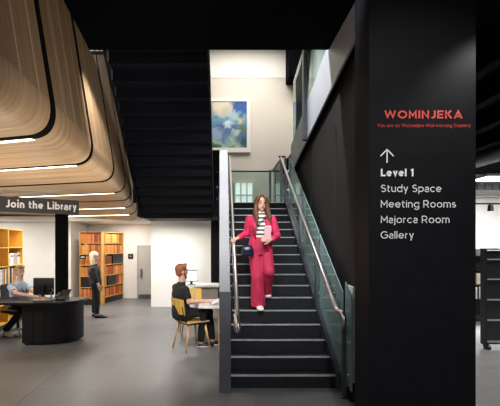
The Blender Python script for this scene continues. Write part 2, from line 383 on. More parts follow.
# pale light fittings at the edge of the void
t = thing('track_light', 'small white light fittings on a black bracket under the ceiling edge', 'light', at(93, 50, 5.24))
bm = BM(); box(bm, X(84, 5.3), X(105, 5.3), 5.22, 5.32, Z(54, 5.3), Z(52, 5.3)); obj('bracket', bm, M['plastic'], t)
for a, b_ in ((86, 94), (95, 99), (100, 103)):
    bm = BM(); box(bm, X(a, 5.22), X(b_, 5.22), 5.21, 5.27, Z(51.8, 5.24), Z(49.6 if a == 86 else 50.8, 5.24), 0.003); obj('lamp_head', bm, M['whitelam'], t)

# ---------------------------------------------------------------- staircase (lower flight)
RISE, GO, D0, NS, SX0, SX1 = 0.1496, 0.234, 4.64, 17, 0.09, 1.318
st = thing('staircase', 'black straight staircase with pale metal nosings climbing to the landing', 'staircase', (0.6, D0, 0))
for k in range(1, NS + 1):
    d = D0 + (k - 1) * GO; bm = BM()
    box(bm, SX0, SX1, d + 0.015, d + (GO + 0.02 if k < NS else 0.1), (k - 1) * RISE - (0.0 if k == 1 else 0.02), k * RISE, 0.003)
    s = obj('step', bm, M['step'], st)
    bm = BM(); box(bm, SX0, SX1, d, d + 0.045, k * RISE - 0.011, k * RISE + 0.003, 0.002); obj('nosing', bm, M['nosing'], s)
dn = D0 + (NS - 1) * GO
LZ = NS * RISE
bm = BM(); pr = [(SX1, D0 - 0.03, 0), (SX1, D0 - 0.03, RISE + 0.05), (SX1, dn, LZ + 0.06), (SX1, dn, LZ - 0.35), (SX1, D0 + 0.62, 0)]
prism(bm, pr, (0.05, 0, 0)); obj('stringer', bm, M['stringer'], st)
bm = BM(); pr = [(0.035, D0 + 0.5, 0), (0.035, D0 + 0.5, 0.5), (0.035, dn, LZ + 0.04), (0.035, dn, LZ - 0.35)]
prism(bm, pr, (0.05, 0, 0)); obj('stringer', bm, M['plinth'], st)
bm = BM(); box(bm, -1.78, 1.38, dn + 0.06, 10.05, LZ - 0.30, LZ - 0.001); obj('landing', bm, M['flight'], st)
# newel wall at its left foot: dark grey below, pale grey above
t = thing('newel_wall', 'narrow grey end wall at the left foot of the stairs', 'wall end', (0.03, 4.5, 0))
bm = BM(); box(bm, X(219.2, 4.5), X(230.9, 4.5), 4.50, 5.12, 0, Z(292, 4.5), 0.003); obj('lower_part', bm, M['plinth'], t, label='dark grey lower part')
bm = BM(); prism(bm, [(X(219.4, 4.5), 4.5, Z(292, 4.5) + .002), (X(230.2, 4.5), 4.5, Z(292, 4.5) + .002), (X(227.6, 4.5), 4.5, Z(150, 4.5)), (X(219.6, 4.5), 4.5, Z(150, 4.5))], (0, 0.62, 0)); obj('upper_part', bm, M['palegrey'], t, label='pale grey upper part')
# ---------------------------------------------------------------- upper flight with folded underside
uf = thing('upper_staircase', 'black upper flight of stairs seen from below with a stepped underside', 'staircase', (-0.9, 8.5, LZ))
UB = LZ - 0.30; UL = 8.44
for k in range(1, 15):
    d = UL - k * GO; z = UB + k * RISE - RISE * .5; bm = BM(); x0 = -1.68 + 0.011 * k
    box(bm, x0, -0.2, d, d + GO + 0.02, z, z + 0.04, 0.004)
    s_ = obj('step', bm, M['flight'], uf)
    bm = BM(); box(bm, x0, -0.2, d + GO - 0.005, d + GO + 0.02, z - RISE + 0.04, z, 0.003); obj('riser', bm, M['flight'], s_)
SL = RISE / GO
bm = BM(); prism(bm, [(-0.2, UL, UB), (-0.2, UL, UB + .36), (-0.2, 5.22, UB + .36 + 3.22 * SL), (-0.2, 5.22, UB + .0 + 3.22 * SL)], (0.03, 0, 0)); obj('stringer', bm, M['flight'], uf)
bm = BM(); prism(bm, [(-1.72, UL, UB - .04), (-1.72, UL, UB + .36), (-1.57, 5.22, UB + .36 + 3.22 * SL), (-1.57, 5.22, UB - .04 + 3.22 * SL)], (0.03, 0, 0)); obj('stringer', bm, M['flight'], uf)
bm = BM(); box(bm, X(206.5, 8.5), X(210, 8.5), 8.46, 8.52, UB, 7.0); obj('post', bm, M['flight'], uf)
bm = BM(); box(bm, -1.9, X(209, 8.55), 8.54, 8.58, LZ + 0.0, 7.4); obj('screen_panel', bm, M['flight'], uf)

# ---------------------------------------------------------------- right balustrade
bl = thing('glass_balustrade', 'green tinted glass balustrade on steel posts along the right of the stairs', 'balustrade', (1.23, 4.3, 0))
def zs(d): return RISE + (d - D0) * RISE / GO           # nosing line
def gpanel(d0, d1, x=1.372, b0=None, b1=None, t0=None, t1=None, name='glass_panel', mm='glassgreen'):
    b0 = zs(d0) + 0.0 if b0 is None else b0; b1 = zs(d1) if b1 is None else b1
    t0 = zs(d0) + 1.04 if t0 is None else t0; t1 = zs(d1) + 1.04 if t1 is None else t1
    bm = BM(); prism(bm, [(x, d0, b0), (x, d1, b1), (x, d1, t1), (x, d0, t0)], (0.012, 0, 0)); return obj(name, bm, M[mm], bl)
gpanel(4.27, 4.49, x=1.382, b0=0.10, b1=0.10, t0=1.11, t1=1.26)
gpanel(4.55, 5.63, b0=0.12); gpanel(5.69, 6.79); gpanel(6.85, 8.25)
for dd, zz0, hh in ((4.38, 0.0, 0.84), (5.66, zs(5.66) - .1, 1.0), (6.82, zs(6.82) - .1, 1.0), (8.42, LZ, 0.9)):
    bm = BM(); box(bm, 1.315, 1.36, dd - 0.025, dd + 0.025, zz0, zz0 + hh + 0.04, 0.004); box(bm, 1.285, 1.38, dd - 0.05, dd + 0.05, zz0, zz0 + 0.015, 0.003)
    p = obj('post', bm, M['post'], bl)
    for q in (0.28, 0.72):
        bm = BM(); tube(bm, [(1.335, dd, zz0 + hh * q), (1.392, dd, zz0 + hh * q)], 0.018, 12); tube(bm, [(1.388, dd, zz0 + hh * q), (1.402, dd, zz0 + hh * q)], 0.028, 12); obj('glass_clamp', bm, M['steel'], p)
bm = BM(); box(bm, 1.355, 1.415, 4.24, 4.52, 0, 0.03, 0.004); box(bm, 1.365, 1.41, 4.33, 4.41, 0.03, 0.13, 0.004); obj('base_clamp', bm, M['plastic'], bl)
def rail(name, pts, r, label):
    bm = BM(); tube(bm, pts, r, 14, False); ball(bm, pts[-1], r); ball(bm, pts[0], r)
    return obj(name, bm, M['steel'], None, True, label, 'handrail')
def arc(pts, n=5):
    """round the corners of a polyline"""
    out = [Vector(pts[0])]
    for a, b_, c in zip(pts, pts[1:], pts[2:]):
        a, b_, c = Vector(a), Vector(b_), Vector(c); r = min(0.07, (a - b_).length / 2, (c - b_).length / 2)
        p, q = b_ + (a - b_).normalized() * r, b_ + (c - b_).normalized() * r
        for k in range(n + 1): s = k / n; out.append(p * (1 - s) ** 2 + b_ * 2 * s * (1 - s) + q * s * s)
    out.append(Vector(pts[-1])); return out
rr = rail('handrail', arc([at(281, 157.5, 8.45), at(337.2, 311, 4.33), at(343, 312.5, 4.18), at(345, 322, 4.14), at(343, 328, 4.24)]), 0.024, 'round steel handrail with a hooked end on the right of the stairs')
for dd in (4.7, 5.66, 6.82, 8.25):
    s_ = (dd - 4.33) / (8.45 - 4.33); p = Vector(at(337.2, 311, 4.33)).lerp(at(281, 157.5, 8.45), s_)
    bm = BM(); tube(bm, [p + Vector((0, 0, -0.02)), p + Vector((0.01, 0, -0.07)), (1.33, dd, p.z - 0.075)], 0.008, 8); obj('bracket', bm, M['steel'], rr)
lp0, lp1 = Vector(at(229.5, 157, 8.45)), Vector(at(237.3, 318, 4.22))
rl = rail('handrail', arc([lp0, lp1, at(238.7, 327, 4.16), at(237.9, 331.5, 4.2), at(236.2, 330, 4.4), at(234, 316, 4.56)]), 0.024, 'round steel handrail with a looped end on the left of the stairs')
for s_ in (0.14, 0.35, 0.62, 0.9):
    p = lp1.lerp(lp0, s_)
    e = Vector((0.08, p.y, max(zs(p.y), p.z - 0.95)))
    bm = BM(); tube(bm, [p + Vector((0, 0, -0.02)), Vector((p.x - 0.03, p.y, p.z - 0.07)), e], 0.008, 8); obj('bracket', bm, M['steel'], rl)
# landing guard
lg = thing('landing_guard', 'clear glass guard with dark posts around the stair landing', 'balustrade', (0.4, 10.0, LZ))
zt = Z(171.5, 10.05)
bm = BM(); box(bm, -0.15, 1.23, 10.0, 10.012, LZ + 0.05, zt - 0.01); obj('glass_panel', bm, M['glass'], lg)
bm = BM(); box(bm, 1.252, 1.264, 8.5, 9.96, LZ + 0.05, zt - 0.01); obj('glass_panel', bm, M['glass'], lg)
bm = BM(); box(bm, -0.15, 1.27, 9.985, 10.03, zt - 0.02, zt + 0.01); obj('top_rail', bm, M['plastic'], lg)
bm = BM(); box(bm, 1.24, 1.28, 8.5, 9.985, zt - 0.02, zt + 0.01); obj('top_rail', bm, M['plastic'], lg)
for x, y in ((1.20, 9.96), (1.258, 8.47), (0.125, 8.47)):
    bm = BM(); box(bm, x - 0.028, x + 0.028, y - 0.028, y + 0.028, LZ, zt + 0.02, 0.003); obj('post', bm, M['post'], lg)
bm = BM(); tube(bm, [(1.20, 8.47, zt + 0.03), (1.34, 8.47, zt + 0.03)], 0.02, 8); obj('post_cap', bm, M['plastic'], lg)
# olive door frame on the wall behind the landing
bm = BM()
fx0, fx1 = X(276.5, 11.8), X(291, 11.8); fz = Z(172, 11.8)
box(bm, fx0, fx0 + 0.07, 11.9, 12.0, 2.4, fz); box(bm, fx1, fx1 + 0.07, 11.9, 12.0, 2.4, fz); box(bm, fx0, fx1 + 0.07, 11.9, 12.0, fz, fz + 0.06)
dd2 = struct('door_2', bm, mat('olive frame', (0.10, 0.10, 0.065), 0.5, noise=0.1))
bm = BM(); box(bm, fx0 + .07, fx1, 11.95, 11.99, 2.4, fz); obj('door_leaf', bm, mat('pale green door', (0.55, 0.60, 0.54), 0.5, noise=0.05), dd2)

# ---------------------------------------------------------------- sloping fascia and upper glass on the right
fa = thing('sloping_fascia', 'sloping grey metal fascia with a glass guard above it at the upper right', 'fascia', (1.3, 6.0, 3.5))
bm = BM(); prism(bm, [(1.38, 4.0, 3.84), (1.38, 8.02, 3.10), (1.38, 8.02, 3.64), (1.38, 5.30, 4.25), (1.38, 5.19, 4.19), (1.38, 4.0, 4.19)], (0.025, 0, 0)); obj('metal_cladding', bm, M['fascia'], fa)
bm = BM(); prism(bm, [(1.405, 4.0, 3.845), (1.405, 8.02, 3.105), (1.405, 8.02, 3.20), (1.405, 4.0, 3.94)], (0.064, 0, 0)); obj('soffit_strip', bm, M['ceilblack'], fa)
bm = BM(); prism(bm, [(1.41, 5.3, 4.20), (1.41, 7.95, 3.62), (1.41, 7.95, 4.9), (1.41, 5.3, 5.4)], (0.012, 0, 0)); obj('glass_panel', bm, M['palepane'], fa)
bm = BM(); box(bm, 1.315, 1.378, 6.45, 6.57, 3.36, 5.7, 0.004); obj('post', bm, M['post'], fa)

# ---------------------------------------------------------------- painting
pm = bpy.data.materials.new('landscape paint'); pm.use_nodes = True; nt = pm.node_tree; b = nt.nodes['Principled BSDF']; b.inputs['Roughness'].default_value = 0.5
tc = nt.nodes.new('ShaderNodeTexCoord'); mp = nt.nodes.new('ShaderNodeMapping'); mp.inputs['Scale'].default_value = (1.0, 1, 1.0); nt.links.new(tc.outputs['Object'], mp.inputs[0])
sp = nt.nodes.new('ShaderNodeSeparateXYZ'); nt.links.new(mp.outputs[0], sp.inputs[0])
n = nt.nodes.new('ShaderNodeTexNoise'); n.inputs['Scale'].default_value = 3.2; n.inputs['Detail'].default_value = 7; n.inputs['Distortion'].default_value = 0.8; nt.links.new(mp.outputs[0], n.inputs['Vector'])
def mth(op, a, v, c=None):
    k = nt.nodes.new('ShaderNodeMath'); k.operation = op
    for i_, q in enumerate((a, v, c)):
        if q is None: continue
        if hasattr(q, 'links'): nt.links.new(q, k.inputs[i_])
        else: k.inputs[i_].default_value = q
    return k.outputs[0]
# z from 0 (bottom) to 1.4 (top): ramp shifted by noise and x
hgt = mth('ADD', mth('MULTIPLY', sp.outputs[2], 0.7), mth('MULTIPLY', mth('SUBTRACT', n.outputs['Fac'], 0.5), 0.55))
r = nt.nodes.new('ShaderNodeValToRGB'); cr = r.color_ramp
cols = [(0.0, (0.02, 0.10, 0.04)), (0.07, (0.07, 0.22, 0.10)), (0.12, (0.38, 0.50, 0.42)), (0.24, (0.14, 0.24, 0.38)), (0.42, (0.05, 0.11, 0.28)), (0.56, (0.12, 0.25, 0.42)), (0.70, (0.16, 0.34, 0.40)), (0.80, (0.015, 0.09, 0.34)), (1.0, (0.006, 0.04, 0.22))]
cr.elements[0].position, cr.elements[0].color = cols[0][0], (*cols[0][1], 1); cr.elements[1].position, cr.elements[1].color = cols[-1][0], (*cols[-1][1], 1)
for p, c_ in cols[1:-1]: e = cr.elements.new(p); e.color = (*c_, 1)
nt.links.new(hgt, r.inputs['Fac'])
src = r.outputs[0]
def pl_(px, py): return ((px - CX) * 11.95 / F - (-0.55 + 0.07), Z(py, 11.95) - (Z(152.5, 11.95) + 0.11))
for (cx_, cz_, rad, col_) in [(*pl_(a_, b__), r__, c__) for a_, b__, r__, c__ in ((221, 106, 0.42, (0.66, 0.60, 0.44)), (228, 113, 0.26, (0.50, 0.50, 0.42)), (241, 121, 0.15, (0.62, 0.52, 0.14)), (243, 129, 0.2, (0.10, 0.16, 0.10)), (237, 132.5, 0.15, (0.42, 0.54, 0.42)), (228, 122, 0.16, (0.55, 0.70, 0.80)), (233, 118, 0.2, (0.34, 0.52, 0.55)), (214, 134, 0.25, (0.28, 0.38, 0.55)), (244, 141, 0.3, (0.02, 0.09, 0.10)))]:
    v = nt.nodes.new('ShaderNodeVectorMath'); v.operation = 'DISTANCE'; v.inputs[1].default_value = (cx_, 0, cz_)
    nt.links.new(mp.outputs[0], v.inputs[0])
    dd_ = mth('ADD', v.outputs['Value'], mth('MULTIPLY', mth('SUBTRACT', n.outputs['Fac'], 0.5), 0.5))
    mr = nt.nodes.new('ShaderNodeMapRange'); mr.inputs['From Min'].default_value = rad; mr.inputs['From Max'].default_value = rad * 0.45; nt.links.new(dd_, mr.inputs['Value'])
    mx = nt.nodes.new('ShaderNodeMix'); mx.data_type = 'RGBA'; nt.links.new(mr.outputs[0], mx.inputs[0]); nt.links.new(src, mx.inputs[6]); mx.inputs[7].default_value = (*col_, 1); src = mx.outputs[2]
nt.links.new(src, b.inputs['Base Color'])
px0, px1, pz0, pz1 = -0.55, X(250.5, 11.95), Z(152.5, 11.95), Z(99, 11.95)
pt = thing('painting', 'large blue landscape painting in a white frame on the wall above the stairs', 'painting', (px0 + 0.07, 11.9, pz0 + 0.11))
bm = BM()
for a in ((px0, px0 + 0.08, pz0, pz1), (px1 - 0.11, px1, pz0, pz1), (px0 + 0.08, px1 - 0.11, pz0, pz0 + 0.14), (px0 + 0.08, px1 - 0.11, pz1 - 0.08, pz1)): box(bm, a[0], a[1], 11.92, 11.995, a[2], a[3])
obj('picture_frame', bm, M['frame'], pt)
bm = BM(); box(bm, 0, px1 - px0 - 0.14, 0.04, 0.06, 0, pz1 - pz0 - 0.15); local(obj('canvas', bm, pm), pt)

# ---------------------------------------------------------------- directory column
CD = 3.0
cl = thing('directory_pillar', 'big black pillar with white and red directory lettering right of the stairs', 'pillar', (1.43, 3.17, 0))
cx0, cx1 = X(369, CD), X(476, CD)
bm = BM(); box(bm, cx0, cx1, CD, 3.32, 0, 4.19, 0.003); obj('pillar_body', bm, M['navy'], cl)
def AR(cx, cy, rx, ry, a0, a1):
    n = max(4, int(abs(a1 - a0) / 15)); return [(cx + rx * math.cos(math.radians(a0 + (a1 - a0) * k / n)), cy + ry * math.sin(math.radians(a0 + (a1 - a0) * k / n))) for k in range(n + 1)]
def glyphs(t):
    """centre lines of plain geometric letters; cap height 1, stroke t"""
    h = t / 2; x = .73; R = x / 2 - h; m = x / 2; c = .5 - h
    o = AR(m, m, R, R, 0, 360); q = 2 * m - h
    S = lambda X_, a, b_: [(X_, a), (X_, b_)]
    return {
     'o': ([o], x), 'a': ([AR(.29, x - h - .2, .22, .2, 155, 0) + [(.51, 0)], AR(.28, .19 + h * .3, .24, .20 - h * .4, 0, 360)], .51 + h), 'c': ([AR(m, m, R, R, 45, 315)], x * .9),
     'd': ([o, S(q, 0, 1.02)], x), 'b': ([o, S(h, 0, 1.02)], x), 'e': ([AR(m, m, R, R, 0, 318), [(h, m), (q, m)]], x),
     'g': ([o, [(q, x)] + AR(m, -.03, R, .24, 0, -150)], x), 'p': ([o, S(h, x, -.27)], x),
     'h': ([S(h, 0, 1.02), AR(.31, x - h - .25, .31 - h, .25, 180, 0) + [(.62 - h, 0)]], .62), 'n': ([S(h, 0, x), AR(.31, x - h - .25, .31 - h, .25, 180, 0) + [(.62 - h, 0)]], .62),
     'm': ([S(h, 0, x), AR(.29, x - h - .23, .29 - h, .23, 180, 0) + [(.58 - h, 0)], AR(.81 - h * 2, x - h - .23, .29 - h, .23, 180, 0) + [(1.10 - h * 3, 0)]], 1.1 - h * 2),
     'i': ([S(h, 0, x), S(h, .87, .87 + t)], t), 'l': ([S(h, 0, 1.02)], t), 'j': ([[(h + .04, x)] + AR(-.10 + h, -.12, .14, .13, 0, -85), S(h + .04, .87, .87 + t)], t + .04),
     'r': ([S(h, 0, x), AR(.34, x - h - .28, .34 - h, .28, 180, 95)], .38), 's': ([AR(.27, x - h - .16, .20, .155, 35, 270) + AR(.27, h + .165, .21, .165, 90, -150)], .52),
     't': ([[(.14, .93)] + AR(.30, h + .15, .16, .15, 180, 290), [(0, x - h), (.40, x - h)]], .42),
     'u': ([[(h, x)] + AR(.31, h + .25, .31 - h, .25, 180, 360), S(.62 - h, 0, x)], .62),
     'v': ([[(h, x), (.31, h), (.62 - h, x)]], .62), 'w': ([[(h, x), (.26, h), (.47, x), (.68, h), (.94 - h, x)]], .94), 'y': ([[(h, x), (.32, h)], [(.62 - h, x), (.22, -.27)]], .62),
     'W': ([[(h, 1), (.36, h * 1.6), (.66, 1 - h), (.96, h * 1.6), (1.32 - h, 1)]], 1.32), 'O': ([AR(.53, .5, .53 - h, c, 0, 360)], 1.06), 'C': ([AR(.52, .5, .52 - h, c, 42, 318)], .92),
     'G': ([AR(.52, .5, .52 - h, c, 45, 345) + [(.98 - h, .5), (.56, .5)]], .98), 'M': ([[(h, 0), (h, 1 - h), (.45, .35), (.9 - h, 1 - h), (.9 - h, 0)]], .9), 'I': ([S(h, 0, 1)], t),
     'N': ([[(h, 0), (h, 1 - h), (.82 - h, h), (.82 - h, 1)]], .82), 'J': ([[(.56 - h, 1)] + AR(.28, .28, .28 - h, .28 - h, 0, -150)], .56), 'E': ([[(.7, 1 - h), (h, 1 - h), (h, h), (.7, h)], [(h, .5), (.64, .5)]], .7),
     'K': ([S(h, 0, 1), [(.78 - h, 1), (h, .38)], [(.32, .56), (.82 - h, 0)]], .82), 'A': ([[(h * .8, 0), (.48, 1 - h), (.96 - h * .8, 0)], [(.2, .27), (.76, .27)]], .96), 'Y': ([[(h, 1), (.43, .42), (.86 - h, 1)], S(.43, .42, 0)], .86),
     'L': ([[(h, 1), (h, h), (.62, h)]], .62), 'S': ([AR(.36, 1 - h - .215, .27, .215, 40, 270) + AR(.36, h + .235, .29, .235, 90, -145)], .70), 'R': ([[(h, 0), (h, 1 - h), (.42, 1 - h)] + AR(.42, .68, .3 - h, .32 - h, 90, -90) + [(h, .36 + h)], [(.42, .36 + h), (.76 - h, 0)]], .78),
     '1': ([[(0, .82), (.24, 1 - h), (.24, 0)]], .24 + h), '-': ([[(0, .36), (.34, .36)]], .34)}
def ribbon(bm, pts, t, put):
    """one stroke as short flat slabs joined at the bends"""
    L = []
    for i, p in enumerate(pts):
        p = Vector((p[0], p[1])); d = Vector((0, 0))
        a = (p - Vector(pts[i - 1])).normalized() if i > 0 else None; b_ = (Vector(pts[i + 1]) - p).normalized() if i < len(pts) - 1 else None
        a = a or b_; b_ = b_ or a; d = (a + b_)
        d = d.normalized() if d.length > .2 else a; n = Vector((-d.y, d.x)); k = 1 / max(.45, n.dot(Vector((-a.y, a.x)))); L.append((p + n * t / 2 * k, p - n * t / 2 * k))
    fr = [[bm.verts.new(put(v, 0)) for v in pr] for pr in L]; bk = [[bm.verts.new(put(v, 1)) for v in pr] for pr in L]
    for i in range(len(L) - 1):
        bm.faces.new((fr[i][0], fr[i + 1][0], fr[i + 1][1], fr[i][1])); bm.faces.new((bk[i][1], bk[i + 1][1], bk[i + 1][0], bk[i][0]))
        bm.faces.new((fr[i][0], bk[i][0], bk[i + 1][0], fr[i + 1][0])); bm.faces.new((fr[i][1], fr[i + 1][1], bk[i + 1][1], bk[i][1]))
    bm.faces.new((fr[0][0], fr[0][1], bk[0][1], bk[0][0])); bm.faces.new((fr[-1][0], bk[-1][0], bk[-1][1], fr[-1][1]))
def text(body, x0, x1, base, cap, d, m, parent, t=.115, track=.15, name='lettering', word=.58):
    G = glyphs(t); pos = 0.0; runs = []; wn = 0
    for ch_ in body:
        if ch_ == ' ': pos += word - track; wn += 1; continue
        g, w = G[ch_]; runs.append((pos, g, wn)); pos += w + track
    W_ = pos - track; k = (x1 - x0) / W_; out = []
    for word_ in sorted({q[2] for q in runs}):
        bm = BM()
        for p0_, g, wd in runs:
            if wd == word_:
                for st_ in g: ribbon(bm, st_, t, lambda v, q: Vector((x0 + (p0_ + v.x) * k, d - (.003 if q == 0 else 0), base + v.y * cap)))
        out.append(obj(name, bm, m, parent))
    return out
def colline(body, a, b_, ybase, ytop, m, t=.105, track=.17):
    return text(body, X(a, CD), X(b_, CD), Z(ybase, CD), Z(ytop, CD) - Z(ybase, CD), CD, m, cl, t, track)
colline('WOMINJEKA', 384.2, 462.3, 118.6, 110.6, M['lettred'], .20, .18)
colline('You are on Wurundjeri Woi-wurrung Country', 377.2, 470.3, 127.2, 123.9, M['lettred'])
colline('Level 1', 380.8, 413.3, 176.3, 168.9, M['lettwhite'], .21, .13)
colline('Study Space', 380.8, 441.2, 192.0, 184.8, M['lettwhite'])
colline('Meeting Rooms', 380.8, 455.6, 207.5, 200.3, M['lettwhite'])
colline('Majorca Room', 380.8, 449.3, 223.0, 215.8, M['lettwhite'])
colline('Gallery', 380.6, 413.6, 238.5, 231.3, M['lettwhite'])
bm = BM()
def bar(bm, p, q, w, d):
    p, q = Vector(p), Vector(q); t_ = (q - p).normalized(); n_ = Vector((-t_.y, t_.x)) * w / 2
    pts = [p + n_, q + n_, q - n_, p - n_]
    prism(bm, [Vector((X(v.x, CD), d, Z(v.y, CD))) for v in pts], (0, 0.003, 0))
bar(bm, (386.9, 162.8), (386.9, 149.6), 1.1, CD - 0.004); bar(bm, (380.4, 156.2), (387.2, 149.2), 1.1, CD - 0.004); bar(bm, (393.4, 156.2), (386.6, 149.2), 1.1, CD - 0.004)
obj('arrow', bm, M['lettwhite'], cl)
# pale panel on the right wall
t = thing('wall_panel', 'tall narrow pale panel fixed low on the dark wall beside the stairs', 'panel', (1.46, 4.33, 0.6))
bm = BM(); box(bm, 1.447, 1.469, 4.42, 4.68, 0.14, 1.205, 0.004); obj('panel_face', bm, M['whitelam'], t)

# ---------------------------------------------------------------- library sign
s0, s1 = Vector((X(0, 6.5) - 0.75, 6.5 - 0.51, 0)), Vector((X(79, 7.2), 7.2, 0))
sd = (s1 - s0).normalized(); sa = math.atan2(sd.y, sd.x)
sg = thing('hanging_sign', 'dark grey board reading Join the Library on a black post', 'sign', (s0.x, s0.y, 2.2), sa)
bm = BM(); box(bm, 0, (s1 - s0).length, 0, 0.04, 0, 0.255, 0.003); local(obj('sign_board', bm, M['signgrey']), sg)
L0 = (s1 - s0).length
la = L0 - 1.02 * (1.17); 
def sx(px):   # distance along the board of a picture column
    # solve (s0 + sd*t).x / .y = (px-CX)/F
    k = (px - CX) / F; return (k * s0.y - s0.x) / (sd.x - k * sd.y)
tx = text('Join the Library', sx(5.3), sx(76.6), 0.075, 0.125, 0, M['lettwhite'], None, .21, .13)
for q_ in tx: local(q_, sg)
bm = BM(); box(bm, X(55, 7.3), X(66, 7.3), 7.3, 7.42, 0.0, 2.32, 0.003); po = obj('post', bm, M['ribblack'], sg)

# ---------------------------------------------------------------- reception desk
dk = thing('reception_desk', 'black reception desk with a rounded end and grey top', 'desk', (-3.2, 7.0, 0))
def dshape(x0, xr, y0, y1, z0, z1, bm, rad):
    pts = [(x0, y0, z0)]
    for k in range(0, 13):
        a = -math.pi / 2 + math.pi / 2 * k / 12; pts.append((xr - rad[0] + rad[0] * math.cos(a), y0 + rad[1] + rad[1] * math.sin(a), z0))
    pts += [(xr, y1, z0), (x0, y1, z0)]
    prism(bm, pts, (0, 0, z1 - z0))
bm = BM(); dshape(X(22, 6.6), -2.46, 6.6, 7.12, 0.03, 0.675, bm, (0.60, 0.50)); obj('desk_body', bm, M['black'], dk)
bm = BM(); dshape(X(22, 6.6) + .03, -2.51, 6.64, 7.1, 0.0, 0.03, bm, (0.55, 0.40)); obj('plinth', bm, M['black'], dk)
bm = BM(); dshape(-5.2, -2.40, 6.5, 7.24, 0.68, 0.715, bm, (0.62, 0.52)); obj('desktop', bm, M['blacksat'], dk)
bm = BM(); box(bm, -5.15, -5.05, 6.6, 7.1, 0, 0.68); obj('end_panel', bm, M['black'], dk)
for xx in (-3.12, -2.94, -2.76):
    bm = BM(); box(bm, xx, xx + 0.006, 6.594, 6.602, 0.05, 0.66); obj('panel_joint', bm, M['plastic'], dk)
# monitor (seen from behind)
mo = thing('monitor', 'black desktop monitor seen from behind on the reception desk', 'monitor', (X(43, 6.95), 6.95, 0.715))
bm = BM(); box(bm, X(33, 6.9), X(53.5, 6.9), 6.90, 6.94, Z(295, 6.9), Z(278, 6.9), 0.006); obj('screen_housing', bm, M['plastic'], mo)
bm = BM(); box(bm, X(33.4, 6.9), X(53.1, 6.9), 6.94, 6.945, Z(294.5, 6.9), Z(278.5, 6.9)); obj('screen', bm, M['screen'], mo)
bm = BM(); box(bm, X(42, 6.9), X(45, 6.9), 6.87, 6.90, 0.72, Z(285, 6.9), 0.004); box(bm, X(38, 6.9), X(49, 6.9), 6.84, 7.0, 0.715, 0.73, 0.004); obj('stand', bm, M['plastic'], mo)
# smaller items on the desk
t = thing('card_reader', 'grey and black barcode scanner on a stand beside the monitor', 'scanner', (X(50.5, 6.8), 6.8, 0.715))
bm = BM(); cyl(bm, (X(50.5, 6.8), 6.8, 0.715), 0.055, 0.02); tube(bm, [(X(50.5, 6.8), 6.8, 0.73), (X(51, 6.8), 6.82, 0.80), (X(50, 6.8), 6.8, 0.87)], 0.013, 8); obj('stand', bm, M['greyplastic'], t)
bm = BM(); box(bm, X(45.5, 6.75), X(52, 6.75), 6.74, 6.83, 0.86, 0.92, 0.012); obj('scan_head', bm, M['plastic'], t)
t = thing('desk_phone', 'black desk phone with raised display beside the post', 'phone', (X(63, 6.85), 6.85, 0.715))
bm = BM(); prism(bm, [(X(57.5, 6.85), 6.75, 0.715), (X(57.5, 6.85), 6.95, 0.715), (X(57.5, 6.85), 6.95, 0.80), (X(57.5, 6.85), 6.75, 0.745)], (0.17, 0, 0)); obj('phone_base', bm, M['plastic'], t)
bm = BM(); prism(bm, [(X(60, 6.9), 6.90, 0.78), (X(69, 6.9), 6.90, 0.80), (X(70, 6.9), 6.97, 0.89), (X(61, 6.9), 6.97, 0.87)], (0, 0.02, 0)); obj('display', bm, M['plastic'], t)
bm = BM(); tube(bm, [(X(57.8, 6.85), 6.77, 0.775), (X(58.2, 6.85), 6.93, 0.825)], 0.018, 8, True); obj('handset', bm, M['plastic'], t)
t = thing('keyboard', 'flat pale keyboard under the hands of the man at the desk', 'keyboard', (X(42, 6.75), 6.78, 0.715), 0.1)
bm = BM(); box(bm, -0.16, 0.16, -0.06, 0.06, 0, 0.015, 0.004); local(obj('keyboard_base', bm, M['greyplastic']), t)
bm = BM()
for i in range(10):
    for j in range(4): box(bm, -0.15 + i * 0.03, -0.125 + i * 0.03, -0.052 + j * 0.026, -0.03 + j * 0.026, 0.015, 0.02)
ks = local(obj('keys', bm, M['paper']), t); ks['kind'] = 'stuff'

# ---------------------------------------------------------------- bookshelves and books
bookcols = {'tan': (0.52, 0.24, 0.07), 'orange brown': (0.56, 0.17, 0.035), 'dark brown': (0.15, 0.045, 0.018), 'rust red': (0.36, 0.06, 0.02), 'golden': (0.68, 0.36, 0.08),
            'white': (0.7, 0.7, 0.68), 'blue': (0.10, 0.2, 0.42), 'grey': (0.3, 0.3, 0.3), 'pink': (0.6, 0.2, 0.25), 'black': (0.02, 0.02, 0.025)}
bookmat = {k: mat(k + ' cloth binding', v, 0.65, noise=0.18, nscale=15) for k, v in bookcols.items()}
bookproto = {}
def book(kind, w, h, dpt, loc, rz, label, group):
    """spine faces local -Y"""
    key = (kind, round(w, 3), round(h, 2))
    if key not in bookproto:
        bm = BM(); box(bm, -w / 2, w / 2, 0, 0.165, 0, h, min(0.003, w / 6))
        o = obj('book', bm, bookmat[kind]); bookproto[key] = o.data
    else:
        o = bpy.data.objects.new('book', bookproto[key]); C.objects.link(o)
    o.location = loc; o.rotation_euler.z = rz
    o['label'] = label; o['category'] = 'book'; o['group'] = group
    return o
rown = ['lowest', 'second', 'third', 'fourth', 'fifth', 'top']
